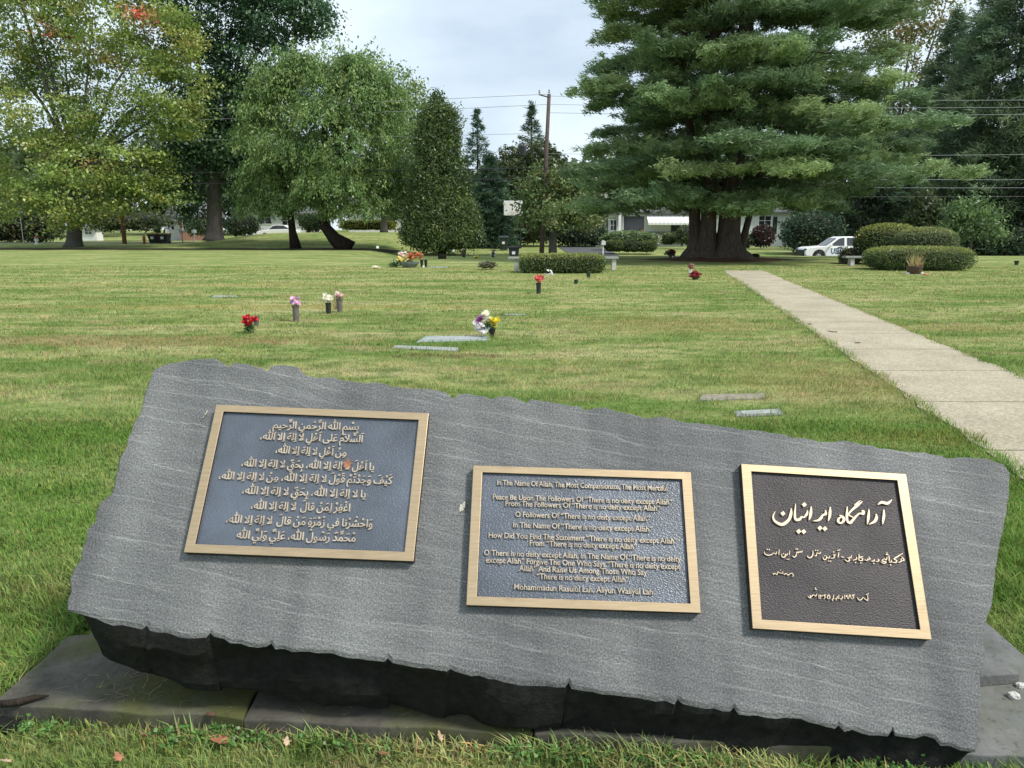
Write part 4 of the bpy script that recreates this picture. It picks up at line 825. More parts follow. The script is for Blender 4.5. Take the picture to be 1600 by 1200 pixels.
# white ranch house behind the pine: pixels 955..1232 at 80 m
D = 80; k = mpp(D); xa, xb = at(950, 361, D)[0], at(1234, 361, D)[0]; zb = 1.5 - 25*k
hb = tag(empty('ranch_house', ((xa + xb)/2, D, zb)), 'low white ranch house with a striped awning, partly hidden by the pine trunk', 'house')
X_ = lambda px: at(px, 361, D)[0] - (xa + xb)/2
Zp = lambda py: 1.5 + (361 - py)*k - zb
wl = MB(); house_box(wl, X_(950), X_(1234), .0, 9, -.6, Zp(334)); wl.build('wall', SIDING, hb)
rf = MB(); rf.prism([(X_(944), Zp(334)), (X_(1240), Zp(334)), (X_(1226), Zp(334) + .16), (X_(958), Zp(334) + .16)], -.5, 9.5)
rf.add([(X_(944), -.5, Zp(334) + .17), (X_(1240), -.5, Zp(334) + .17), (X_(1240), 9.5, Zp(334) + .17), (X_(944), 9.5, Zp(334) + .17), (X_(985), 4.5, Zp(334) + 1.9), (X_(1200), 4.5, Zp(334) + 1.9)], [(0, 1, 5, 4), (2, 3, 4, 5), (1, 2, 5), (3, 0, 4)]); rf.build('roof', ROOF, hb)
window(hb, X_(990), Zp(350), 2.1, 1.55, 0, mull=False); window(hb, X_(1194), Zp(345), 1.2, .9, 0); window(hb, X_(958), Zp(352), .6, 1.0, 0)
MB().box((X_(1210), -.03, Zp(352)), (.42, .06, 1.7)).build('shutter', SHUT, hb); MB().box((X_(961.5), -.04, Zp(352)), (.16, .05, 1.3)).build('shutter', SHUT, hb)
MB().box((X_(967), -.35, Zp(352) - .3), (.26, .26, 2.9)).build('porch_column', WHITE, hb)
MB().box((X_(1058), -.03, Zp(362)), (1.3, .05, 2.0)).build('door', BLACK, hb)
MB().box((X_(1030), -.12, Zp(371)), (6.2, .22, 1.2)).build('stone_skirt', STONEW, hb)
aw = MB(); nseg = 26; vs = []; fs = []
for i in range(nseg*2 + 1):
    x = X_(1009) + (X_(1088) - X_(1009))*i/(2*nseg); vs += [(x, -.02, Zp(336)), (x, -1.35, Zp(348)), (x, -1.36, Zp(348) - .2 - (.07 if i % 2 else 0)), (x, -1.32, Zp(348) - .2), (x, -1.31, Zp(348) - .03), (x, -.02, Zp(336) - .05)]
for i in range(nseg*2):
    for q in range(6): fs.append((6*i + q, 6*i + (q+1) % 6, 6*i + 6 + (q+1) % 6, 6*i + 6 + q))
m, t, n, l, o = mat('awning_canvas'); tcx = n.new('ShaderNodeTexCoord'); sep = n.new('ShaderNodeSeparateXYZ'); l.new(tcx.outputs['Object'], sep.inputs[0])
fx = math_(t, 'FRACT', math_(t, 'MULTIPLY', sep.outputs[0], 2.4)); principled(t, o, ramp(t, fx, [(.44, (.78, .78, .76)), (.56, (.66, .67, .66))]), .8)
aw.add(vs, fs).build('awning', m, hb)
gl = MB(); gl.box((X_(949) - .75, 3, Zp(352) - .9), (1.5, 5, 2.9)); gl.prism([(X_(949) - 1.9, Zp(352) + .5), (X_(949), Zp(352) + .5), (X_(949), Zp(352) + 1.3)], .3, 6); gl.build('side_wing', SIDING, hb)
p_ = at(1004, 357, 79.2); rt = tag(empty('garden_ornament', (p_[0], 79.2, zb + .3)), 'orange ornament in front of the picture window of the ranch house', 'ornament')
b = MB(); b.lathe([(.02, .1), (.28, .2), (.30, .5), (.24, .8), (.34, 1.0), (.26, 1.3), (.05, 1.5)], n=10); b.build('figure', plain('orange_cloth', (.5, .2, .05), .8, 0, .3, 9), rt); MB().tube([(0, 0, -.4), (0, 0, .3)], .05, 6).build('stake', WOOD, rt)
# left houses
def gable_house(name, label, px0, px1, D, base_py, eave_py, ridge_py, wm, wins, ridge_x=True, dep=5):
    k = mpp(D); xa, xb = at(px0, 361, D)[0], at(px1, 361, D)[0]; zb = 1.5 - (base_py - 361)*k; cx = (xa + xb)/2
    r = tag(empty(name, (cx, D, zb)), label, 'house'); Z = lambda py: 1.5 + (361 - py)*k - zb; w2 = (xb - xa)/2
    MB().box((0, dep/2, Z(eave_py)/2 - .5), (2*w2, dep, Z(eave_py) + 1)).build('wall', wm, r)
    if ridge_x: pr = MB().add([(-w2 - .4, -.5, Z(eave_py)), (w2 + .4, -.5, Z(eave_py)), (w2 + .4, dep + .5, Z(eave_py)), (-w2 - .4, dep + .5, Z(eave_py)), (-w2 - .4, dep/2, Z(ridge_py)), (w2 + .4, dep/2, Z(ridge_py))], [(0, 1, 5, 4), (2, 3, 4, 5), (1, 2, 5), (3, 0, 4), (3, 2, 1, 0)])
    else: pr = MB().prism([(-w2 - .4, Z(eave_py)), (w2 + .4, Z(eave_py)), (0, Z(ridge_py))], -.4, dep + .4)
    pr.build('roof', ROOF, r)
    for (px, py, ww, hh) in wins: window(r, at(px, 361, D)[0] - cx, Z(py), ww, hh, 0)
    return r
gable_house('brick_house', 'red brick house with white framed window, left of the oak trunk', 281, 326, 100, 368, 340, 318, BRICK, [(293, 352, 1.0, 1.2)])
gable_house('small_house', 'small pale house with a steep gable between the maple and the brick house', 258, 284, 104, 368, 346, 322, SIDING, [(268, 353, .8, 1.0)], False)
gable_house('white_house', 'white house hidden behind the thin trunked cherry, with a car before it', 384, 486, 100, 366, 334, 308, SIDING, [(415, 340, 1.6, 1.6), (450, 345, 1.3, 1.4), (475, 345, 1.3, 1.4)])
gable_house('white_house', 'pale house glimpsed between the leaning cherry and the clipped evergreen', 545, 640, 104, 364, 330, 308, SIDING, [(575, 340, 1.3, 1.4), (610, 342, 1.3, 1.4)])
gable_house('white_shed', 'small bright white shed glimpsed right of the maple trunk', 122, 150, 100, 369, 356, 350, WHITE, [(138, 362, .8, .6)], dep=1.6)

# vehicles
def wheel(root, x, y, z, r, wd=.24):
    t_ = MB(); pr = [(r*.6, -wd/2), (r*.95, -wd/2), (r, -wd*.35), (r, wd*.35), (r*.95, wd/2), (r*.6, wd/2)]; vs = []; fs = []; n = 22
    for a, q in pr:
        for k in range(n): vs.append((x + a*cos(2*pi*k/n), y + q, z + a*sin(2*pi*k/n)))
    for i in range(len(pr)):
        for k in range(n): j = (i + 1) % len(pr); fs.append((i*n + k, i*n + (k+1) % n, j*n + (k+1) % n, j*n + k))
    wo = t_.add(vs, fs).build('wheel', RUBBER, root, smooth=True)
    rm = MB(); rm.tube([(x, y - wd*.4, z), (x, y - wd*.30, z), (x, y + wd*.4, z)], [r*.5, r*.61, r*.61], 18)
    for k in range(6): rm.tube([(x, y - wd*.47, z), (x + r*.58*cos(k*pi/3), y - wd*.42, z + r*.58*sin(k*pi/3))], [r*.1, r*.07], 5)
    rm.build('rim', CHROME, wo)
def arch(cx, r, z0, n=9): return [(cx + r*cos(q), z0 + r*sin(q)) for q in np.linspace(0, pi, n)]
D = 55.4; k = mpp(D); tx = at(1253, 361, D)[0]; tz = gz(tx + 2.5, D) + .03
tr = tag(empty('pickup_truck', (tx, D, tz)), 'white crew cab pickup truck parked behind the stone bench, amber beacon on its roof', 'pickup truck')
WD = 1.85
low = [(0, .55), (.02, .42), (.42, .36)] + arch(.98, .46, .38)[::-1] + [(1.5, .36), (3.55, .36)] + arch(4.12, .46, .38)[::-1] + [(4.7, .42), (5.3, .5), (5.32, 1.02), (3.78, 1.04), (1.75, 1.06), (1.45, 1.10), (.35, 1.02), (.06, .92), (-.02, .7)]
low = [low[0], low[1], low[2]] + [p for p in arch(.98, .46, .38)[::-1]] + low[12:]
bd = MB().prism(low, -WD/2, WD/2).build('body', CARWHITE, tr, bevel=.05)
cab = MB(); cp_ = [(1.45, 1.06), (2.25, 1.64), (2.55, 1.74), (3.6, 1.75), (3.78, 1.70), (3.86, 1.04)]; ins = lambda z: .14*(z - 1.04)/.7
n = len(cp_); vs = [(x, -WD/2 + .03 + ins(z), z) for x, z in cp_] + [(x, WD/2 - .03 - ins(z), z) for x, z in cp_]
cab.add(vs, [tuple(range(n)), tuple(range(2*n - 1, n - 1, -1))] + [(i, i + n, (i+1) % n + n, (i+1) % n) for i in range(n)]).build('cab', CARWHITE, tr, bevel=.04)
def sidewin(pl_, nm='side_window'):
    for s in (-1, 1):
        vs = [(x, s*(WD/2 - .03 - ins(z) + .012), z) for x, z in pl_] + [(x, s*(WD/2 - .03 - ins(z) - .03), z) for x, z in pl_]; n = len(pl_)
        MB().add(vs, [tuple(range(n)), tuple(range(2*n - 1, n - 1, -1))] + [(i, i + n, (i+1) % n + n, (i+1) % n) for i in range(n)]).build(nm, GLASS, tr)
sidewin([(1.72, 1.12), (2.32, 1.58), (2.6, 1.66), (2.72, 1.66), (2.72, 1.12)]); sidewin([(2.9, 1.12), (2.9, 1.66), (3.46, 1.66), (3.52, 1.12)])
MB().add([(1.5, -.7, 1.12), (1.5, .7, 1.12), (2.2, .62, 1.62), (2.2, -.62, 1.62), (1.47, -.7, 1.13), (1.47, .7, 1.13), (2.17, .62, 1.65), (2.17, -.62, 1.65)], [(0, 1, 2, 3), (4, 7, 6, 5), (0, 4, 5, 1), (1, 5, 6, 2), (2, 6, 7, 3), (3, 7, 4, 0)]).build('windscreen', GLASS, tr)
for x in (2.81, 3.62): MB().box((x, -WD/2 - .002, .82), (.02, .012, .5)).build('door_seam', BLACK, tr)
for x in (2.62, 3.42): MB().box((x, -WD/2 - .02, .98), (.2, .04, .04), bev=.01).build('door_handle', WHITE, tr)
MB().box((1.72, -WD/2 - .12, 1.14), (.12, .22, .16), bev=.03).build('wing_mirror', CARWHITE, tr)
for s in (-1, 1): MB().box((.1, s*.78, .85), (.22, .28, .16), bev=.04).build('headlight', GLASS, tr)
MB().box((-.03, 0, .62), (.08, 1.5, .42), bev=.03).build('grille', BLACK, tr)
for x in (.98, 4.12):
    for s in (-1, 1): wheel(tr, x, s*.78, .38, .38)
    MB().box((x, 0, .5), (.84, 1.5, .5)).build('wheel_well', BLACK, tr)
b = MB(); b.lathe([(.1, 0), (.1, .05), (.085, .12), (.05, .16)], (3.84, -.5, 1.72), 10); b.build('beacon', emis('amber_lamp', (1, .55, .12), 4), tr)
lg = MB(); v, f, wd = line_geo('USIC', False, .02); lg.add([(1.78 + p[0]*.42, -WD/2 - .004 - (.008 if p[2] > 0 else 0), .58 + p[1]*.52) for p in v], f)
DBLUE = plain('blue_decal', (.02, .09, .20), .5); lg.build('lettering', DBLUE, tr)
sw = MB(); q = [(2.5 + .34*cos(a)*1.0, .93 + .12*sin(a)) for a in np.linspace(.5, 2.6, 9)]; q2 = [(2.5 + .30*cos(a), .90 + .07*sin(a)) for a in np.linspace(2.6, .5, 9)]
sw.prism(q + q2, -WD/2 - .012, -WD/2 - .002).build('emblem', SHUT, tr)
# white sedan behind the mound
D = 88; sx = at(404, 361, D)[0]; sz = gz(sx + 2, D) - .32
sd = tag(empty('parked_car', (sx, D, sz)), 'white sedan parked behind the grass bank in front of a white house', 'car')
MB().prism([(0, .3), (0, .62), (.3, .78), (1.3, .9), (1.4, .92), (3.7, .98), (4.5, .9), (4.6, .35), (3.9, .28), (.9, .28)], -.88, .88).build('body', CARWHITE, sd, bevel=.05)
MB().prism([(1.15, .9), (1.85, 1.38), (2.3, 1.45), (3.1, 1.42), (3.95, .97)], -.72, .72).build('cabin', CARWHITE, sd, bevel=.04)
MB().prism([(1.35, .96), (1.92, 1.34), (2.35, 1.39), (3.05, 1.36), (3.65, 1.0)], -.735, .735).build('side_window', GLASS, sd)
for x in (.95, 3.7):
    for s in (-1, 1): wheel(sd, x, s*.78, .3, .31, .2)
# bins
def cart(px, D, label, h, wdt, bodym, lidm, lab=None, pair=False):
    p = at(px, 361, D); r = tag(empty('trash_cart', (p[0], D, gz(p[0], D))), label, 'trash bin', 'wheeled trash carts')
    b = MB(); b.add([(-wdt*.36, -wdt*.38, .05), (wdt*.36, -wdt*.38, .05), (wdt*.36, wdt*.38, .05), (-wdt*.36, wdt*.38, .05), (-wdt*.5, -wdt*.5, h*.9), (wdt*.5, -wdt*.5, h*.9), (wdt*.5, wdt*.5, h*.9), (-wdt*.5, wdt*.5, h*.9)], [(3, 2, 1, 0), (4, 5, 6, 7), (0, 1, 5, 4), (1, 2, 6, 5), (2, 3, 7, 6), (3, 0, 4, 7)]).build('body', bodym, r, bevel=.02)
    MB().box((0, 0, h*.96), (wdt*1.12, wdt*1.12, h*.14), bev=.03).build('lid', lidm, r)
    for s in (-1, 1): MB().tube([(s*wdt*.42, wdt*.36, .11), (s*wdt*.34, wdt*.36, .11)], .11, 10).build('wheel', RUBBER, r)
    MB().tube([(-wdt*.4, wdt*.6, h*.88), (wdt*.4, wdt*.6, h*.88)], .02, 6).build('handle', bodym, r)
    MB().box((-.03*wdt, -wdt*.49, h*.55), (wdt*.3, .05, wdt*.26)).build('sticker', WHITE, r); return r
DG = plain('dark_green_plastic', (.02, .032, .03), .5); TAN = plain('tan_lid', (.45, .36, .17), .6)
cart(803, 58.5, 'black trash cart with a round white emblem near the utility pole', 1.0, .8, DG, BLACK); cart(787, 70, 'dark grey trash cart farther back under the basketball hoop', 1.25, .8, DG, plain('grey_lid', (.06, .08, .09), .5))
cart(240.5, 77, 'black street bin with a tan lid, left one of the pair', 1.0, 1.0, BLACK, TAN); cart(256, 77, 'black street bin with a tan lid, right one of the pair', 1.0, 1.0, BLACK, TAN)
# basketball hoop
p = at(806, 361, 74); r = tag(empty('basketball_hoop', (p[0], 74, gz(p[0], 74))), 'basketball hoop with a plain white backboard behind the small tree', 'basketball hoop')
zb_ = 1.5 + (361 - 326)*mpp(74) - gz(p[0], 74)
MB().box((-.25, 0, zb_), (1.75, .06, 1.35), bev=.02).build('backboard', WHITE, r); MB().tube([(.45, .6, 0), (.45, .6, zb_ - .6), (0, .05, zb_ - .2)], .07, 8).build('pole', BLACK, r)
rr = MB(); rr.tube([(-.25 + .23*cos(a), -.3 + .23*sin(a), zb_ - .45) for a in np.linspace(0, 2*pi, 15)], .015, 5); rr.build('rim', plain('orange_rim', (.5, .15, .05)), r)
# mailbox at driveway
def mailbox(px, D, label, m, group=None):
    p = at(px, 361, D); r = tag(empty('mailbox', (p[0], D, gz(p[0], D))), label, 'mailbox', 'roadside mailboxes')
    MB().prism([(-.16, 1.0), (.16, 1.0), (.16, 1.22), (.10, 1.32), (0, 1.36), (-.10, 1.32), (-.16, 1.22)], -.28, .28).build('box', m, r); MB().box((0, 0, .5), (.1, .1, 1.0)).build('post', m, r)
mailbox(943, 61, 'white mailbox on a post at the end of the driveway', WHITE); mailbox(303, 84, 'white mailbox left of the oak trunk', WHITE); mailbox(284, 84, 'grey mailbox left of the white mailbox near the oak', plain('grey_metal', (.25, .26, .27), .4, .5))
p = at(266, 361, 80); r = tag(empty('white_post', (p[0], 80, gz(p[0], 80))), 'slim white post behind the pair of tan lidded bins', 'post'); MB().box((0, 0, .75), (.14, .14, 1.5)).build('post', WHITE, r); MB().box((0, 0, 1.53), (.2, .2, .06), top=.5).build('cap', WHITE, r)  # plain white post with a cap, carries no lamp
# sign at the far left
p = at(34, 361, 74); r = tag(empty('road_sign', (p[0], 74, gz(p[0], 74))), 'grey backed road sign on a thin post at the far left', 'road sign'); zz_ = 1.5 + (361 - 330)*mpp(74) - gz(p[0], 74)
MB().box((0, 0, zz_), (.58, .03, .8), bev=.008).build('plate', plain('sign_back', (.38, .42, .44), .5, .4), r); MB().tube([(0, .05, 0), (0, .05, zz_ + .4)], .035, 6).build('post', CHROME, r)
p = at(55, 361, 73); r = tag(empty('fire_hydrant', (p[0], 73, gz(p[0], 73))), 'small white and red fire hydrant beside the road sign', 'fire hydrant')
MB().lathe([(.16, 0), (.16, .08), (.11, .1), (.11, .5), (.15, .52), (.15, .56)], n=12).build('barrel', WHITE, r); MB().lathe([(.14, .56), (.13, .66), (.06, .74), (.02, .8)], n=12).build('bonnet', plain('hydrant_red', (.4, .06, .04), .5), r); MB().tube([(-.2, 0, .4), (.2, 0, .4)], .06, 8).build('nozzle', WHITE, r)
p = at(224, 361, 76); r = tag(empty('fire_hydrant', (p[0], 76, gz(p[0], 76))), 'red fire hydrant left of the pair of tan lidded bins', 'fire hydrant')
MB().lathe([(.16, 0), (.16, .08), (.11, .1), (.11, .5), (.15, .52), (.15, .56), (.13, .66), (.06, .74), (.02, .8)], n=12).build('barrel', plain('hydrant_red', (.4, .06, .04), .5), r); MB().tube([(-.2, 0, .4), (.2, 0, .4)], .06, 8).build('nozzle', WHITE, r)
# utility poles and wires
D = 60; pb_ = at(846, 361, D); top = at(858, 147, D); z0_ = gz(pb_[0], D); UP = np.array([pb_[0], D, z0_])
r = tag(empty('utility_pole', UP), 'tall wooden utility pole with a short top arm, standing against the sky', 'utility pole')
dt = top - UP; MB().tube([(0, 0, -.2), tuple(dt*.5), tuple(dt)], [.19, .16, .13], 10).build('pole', WOOD, r, smooth=True)
MB().tube([tuple(dt + [0, -.1, -.25]), tuple(dt + [-.75, -.1, -.05])], .05, 6).build('arm', WOOD, r)
for (a, q) in ((-.72, .02), (0, .05)): MB().lathe([(.05, 0), (.08, .08), (.05, .14), (.07, .2), (.03, .28)], tuple(dt + [a, -.1, q]), 8).build('insulator', plain('insulator_grey', (.2, .2, .22), .4), r)
MB().lathe([(.2, 0), (.24, .1), (.24, .75), (.2, .85)], tuple(dt*.62 + [-1.75, 0, .1]), 10).build('cable_closure', BLACK, r)
p = at(193, 361, 75); r = tag(empty('utility_pole', (p[0], 75, gz(p[0], 75))), 'reddish brown utility pole whose upper part is lost in the maple crown', 'utility pole')
MB().tube([(0, 0, -.2), (0, 0, 5), (0, 0, 10)], [.21, .18, .14], 10).build('pole', plain('reddish_pole_wood', (.22, .12, .075), .9, 0, .3, 4), r, smooth=True); MB().box((0, -.16, 9.4), (2.2, .1, .12)).build('cross_arm', WOOD, r)
WIRE = plain('wire', (.03, .03, .035), .5, 0, .1); WIREL = plain('aluminium_wire', (.26, .28, .28), .5, 0, .1)
def wire(label, a, b, sag, rad=.018, m=WIRE):
    a = np.array(a); b = np.array(b); pts = [a + (b - a)*s - np.array([0, 0, sag*4*s*(1 - s)]) for s in np.linspace(0, 1, 17)]; c = a.copy()
    tag(MB().tube([p - c for p in pts], rad, 4).build('power_line', m, None, c), label, 'power line', 'overhead power lines')
for (py, lpy, lp, sag, rad, mm_) in ((147, 232, 'topmost wire running left from the utility pole top', .3, .016, WIREL), (163, 250, 'second wire running left from the utility pole, below the top one', .3, .016, WIREL), (208, 262, 'thin wire left of the pole halfway between the top and bottom wires', .3, .014, WIREL), (262, 300, 'thick black cable running left from the pole above the lowest one', .5, .03, WIRE), (278, 318, 'lowest thick black cable running left behind the cherries', .5, .035, WIRE)):
    wire(lp, at(858 - (py - 147)*.05, py, D - .1), at(-500, lpy - 40, 78), sag, rad, mm_)
for (py, rpy, lp, sag, rad, mm_) in ((150, 149, 'topmost wire at the right beyond the white pine', .35, .014, WIREL), (163, 159, 'second wire from the top at the right beyond the white pine', .35, .014, WIREL), (176, 167, 'third wire from the top at the right beyond the white pine', .4, .014, WIREL), (240, 233, 'single wire crossing the right spruce at mid height', .3, .013, WIREL),
    (270, 275, 'upper of the three low wires crossing the dark spruces at right', .4, .013, WIREL), (284, 287, 'middle of the three low wires crossing the dark spruces at right', .4, .013, WIREL), (300, 299, 'lowest wire crossing the dark spruces at right', .4, .016, WIRE)):
    wire(lp, at(858 - (py - 147)*.05, py, D - .1), at(2100, rpy - 1, 58), sag, rad, mm_)
# benches
def bench(px0, px1, legs, D, top_py, label, rz=0):
    k = mpp(D); xa, xb = at(px0, 361, D)[0], at(px1, 361, D)[0]; ht = 1.5 + (361 - top_py)*k; cx = (xa + xb)/2
    r = tag(empty('stone_bench', (cx, D, 0)), label, 'bench', 'pale stone benches')
    MB().box((0, 0, ht - .045), (xb - xa, .42, .09), bev=.012).build('seat', GRANITE, r)
    for px in legs: MB().box((at(px, 361, D)[0] - cx, 0, (ht - .09)/2), (.17, .34, ht - .09), top=.9, bev=.01).build('leg', CONC, r)
bench(794, 842, (807, 834), 29.5, 401, 'stone bench at the left end of the low yew hedge'); bench(922, 967, (932, 960), 30.5, 400.5, 'stone bench at the right end of the low yew hedge'); bench(1322, 1380, (1334, 1372), 34.2, 399.5, 'stone bench beside the clipped mound, in front of the pickup')
# ------------------------------------------------------------------ grave markers, vases and flowers
MARK = []          # ground rectangles kept free of grass
def marker(label, corners, m, z=.012, name='grave_marker', inset=True):
    w_ = [gp(*q, z)[:2] for q in corners]; c = np.mean(w_, 0); q = [(p[0] - c[0], p[1] - c[1]) for p in w_]; n = len(q)
    r = MB().add([(*p, -.05) for p in q] + [(*p, z) for p in q], [tuple(range(n))[::-1], tuple(n + i for i in range(n))] + [(i, (i+1) % n, (i+1) % n + n, i + n) for i in range(n)]).build(name, m, None, (c[0], c[1], 0), bevel=.008)
    tag(r, label, 'grave marker', 'flat grave markers in the lawn')
    if inset:
        t_ = [(p[0]*.72, p[1]*.66) for p in q]
        MB().add([(*p, z - .01) for p in t_] + [(*p, z + .006) for p in t_], [tuple(range(n))[::-1], tuple(n + i for i in range(n))] + [(i, (i+1) % n, (i+1) % n + n, i + n) for i in range(n)]).build('plate', plain('marker_plate', (.30, .32, .31), .6, 0, .3, 20), r, bevel=.002)
    MARK.append(c + (np.array(w_) - c)*.96); return r
GREENGR = plain('green_grey_granite', (.27, .325, .30), .65, 0, .4, 18)
marker('pale greenish flat grave marker under the mixed bouquet', [(650,534),(765,531),(766,524),(664,525)], GREENGR)
marker('narrow white flat grave marker in front of the greenish one', [(612,543),(716,548),(722,543),(616,539)], GRANITE, inset=False)
marker('sandy flat grave marker half overgrown, farther of the two by the path', [(1090,625),(1196,622),(1200,614),(1096,616)], plain('sandy_stone', (.22, .20, .155), .9, 0, .4, 20), inset=False)
marker('grey flat grave marker with two panels, nearer of the two by the path', [(1150,650),(1226,647),(1218,638),(1146,642)], plain('lilac_grey_granite', (.215, .22, .235), .75, 0, .35, 18))
marker('grey flat grave marker left of the pink flower vase', [(330,464),(372,463.5),(370,461.5),(334,461.5)], GRANITE, inset=False)
marker('thin pale grave marker behind and right of the mixed bouquet', [(785,492),(822,492),(822,490),(787,490)], GRANITE, inset=False)
marker('pale grave marker near the colourful flower basket', [(668,418),(700,418),(702,416.5),(672,416.5)], GRANITE, inset=False)
def bloom(c, r, n=9, up=(0, 0, 1), cup=.5):
    """one flower head: two whorls of petals. returns quads"""
    c = np.array(c, float); up = np.array(up, float); up /= np.linalg.norm(up); a = np.cross(up, (.3, .9, .1)); a /= np.linalg.norm(a); b = np.cross(up, a); V = []
    for wv, (rr, cu) in enumerate(((1, cup), (.6, cup*1.8))):
        for k in range(n):
            q = 2*pi*k/n + wv*.4 + rng.normal()*.1; d = a*cos(q) + b*sin(q); s = np.cross(up, d); tip = c + d*r*rr + up*r*cu*rr; mid = c + d*r*rr*.55 + up*r*cu*.35
            V += [c, mid + s*r*.30, tip, mid - s*r*.30]
    return np.array(V)
def flowers(root, name, items, cols, petals=8, cup=.5):
    Vs = []; Ts = []
    for (c, r) in items:
        up = np.array([rng.normal()*.5, -.5 + rng.normal()*.4, .8]); v = bloom(c, r, petals, up, cup); Vs.append(v); cc = np.array(cols[rng.integers(len(cols))])*rng.uniform(.8, 1.15); Ts.append(np.tile(cc, (len(v), 1)))
    V = np.concatenate(Vs); return link(name, npmesh(name, V, np.arange(len(V)).reshape(-1, 4), np.concatenate(Ts)), PETAL, root)
def foliage(root, c, r, n, size, cols, name='leaves', axis=None):
    P = np.array(c) + unit(n)*np.array(r)*rng.uniform(.3, 1, n)[:, None]; col = np.array(cols)[rng.integers(0, len(cols), n)]*rng.uniform(.7, 1.3, (n, 1))
    V, F, T = leafquads(P, size, .45, axis=axis, axis_jit=.8, col=col); return link(name, npmesh(name, V, F, T), LEAF, root)
GL = [(.05,.10,.03), (.07,.13,.04), (.04,.08,.03)]
def ball(c, R, n): return [(np.array(c) + d*np.array(R)*rng.uniform(.6, 1), 0) for d in unit(n)]
VG = 'flowers left on the graves'
def vase_thing(name, label, px, py, tube_h, tube_r, tubem, head_r, heads, cols, bloom_r, leaves=True, cat='flower vase', fz=None, petals=8):
    b = gp(px, py); k = np.hypot(b[1], H)/FPX*1.0
    r = tag(empty(name, b), label, cat, VG); th, tr_, hr = tube_h*k, tube_r*k, head_r*k
    if th > 0:
        MB().lathe([(tr_*.85, -.03), (tr_*.9, 0), (tr_, th*.9), (tr_*1.12, th*.93), (tr_*1.12, th), (tr_*.8, th)], n=14).build('vase', tubem, r, smooth=False)
    z = th + hr*.75 if fz is None else fz*k
    it = [(p, bloom_r*k) for p, _ in ball((0, 0, z), (hr, hr*.8, hr*.75), heads)]
    flowers(r, 'blooms', it, cols, petals)
    if leaves: foliage(r, (0, 0, z - hr*.6), (hr*.9, hr*.7, hr*.6), 40, .35*hr, GL)
    return r, k
r, k = vase_thing('rose_bunch', 'bunch of bright red artificial roses with green leaves low on the lawn', 392, 521, 0, 0, None, 12, 20, [(.55,.02,.03), (.45,.015,.03), (.62,.05,.06)], 5, False, 'flowers', fz=20)
foliage(r, (-.02, 0, 8*k), (10*k, 8*k, 9*k), 90, 7*k, GL); MB().lathe([(.012, 0), (.02, 8*k)], n=8).build('vase', BLACK, r)
b = gp(401, 509); r = tag(empty('empty_vase', b), 'small empty grey vase right behind the red roses', 'vase', VG); MB().lathe([(.03, -.02), (.045, .10), (.06, .15), (.05, .15), (.03, .05)], n=14).build('cup', plain('grey_cup', (.10, .11, .10), .6), r); MB().tube([(0, 0, .05), (.005, 0, .24)], .004, 5).build('stem', plain('pale_stem', (.4, .42, .25)), r)
vase_thing('flower_vase', 'tall grey bronze tube vase with pale pink flowers', 463, 502.5, 25, 5.2, TUBEGREY, 8, 15, [(.75,.42,.62), (.70,.50,.68), (.78,.58,.72)], 4.5)
vase_thing('flower_vase', 'short black tube vase with a round cream white flower head', 513.5, 490, 17, 4.2, BLACK, 8.5, 20, [(.80,.78,.62), (.85,.83,.72)], 4.5, False)
r, k = vase_thing('flower_vase', 'grey tube vase with salmon pink and white flowers', 531, 487, 20, 4.6, TUBEGREY, 7.5, 14, [(.75,.35,.32), (.82,.66,.62), (.8,.5,.48)], 4)
b = gp(524, 484); kk = b[1]/FPX; r = tag(empty('dry_stalks', b), 'three thin dry stalks rising behind the white and salmon flower vases', 'stalks')
for i, (dx, h_) in enumerate(((-7, 42), (-1, 33), (3, 52), (5, 36))): MB().tube([(dx*kk*.3, 0, 0), (dx*kk*.7, .01, h_*kk*.5), (dx*kk, 0, h_*kk)], [.006, .005, .003], 5).build('stalk', plain('dry_stalk', (.16, .09, .05)), r)
# mixed bouquet
b = gp(769, 527); k = b[1]/FPX; r = tag(empty('bouquet', b), 'large mixed bouquet of white, yellow and purple flowers in a dark cone vase', 'bouquet', VG)
MB().lathe([(.012, -.02), (.03, 4*k), (6*k, 14*k), (5*k, 14*k), (.01, 5*k)], n=14).build('vase', BLACK, r)
for nm, c, R, n_, cols, br in (('cream_bloom', (-8, 0, 32), 8, 22, [(.82,.78,.60), (.85,.83,.70)], 4.5), ('yellow_blooms', (4, -2, 24), 8, 15, [(.80,.68,.06), (.82,.74,.15)], 5), ('purple_blooms', (-19, -2, 28), 5, 9, [(.42,.12,.42), (.5,.2,.45)], 4), ('white_lilies', (-14, -5, 14), 9, 12, [(.84,.82,.82), (.78,.76,.80)], 6.5), ('pale_blooms', (-22, 0, 20), 7, 9, [(.78,.70,.78), (.82,.78,.78)], 5)):
    flowers(r, nm, [(p, br*k) for p, _ in ball(np.array(c)*k, np.array([R, R*.7, R])*k, n_)], cols, 6 if 'lil' in nm else 8)
foliage(r, (-9*k, 0, 17*k), (15*k, 8*k, 11*k), 70, 8*k, GL)
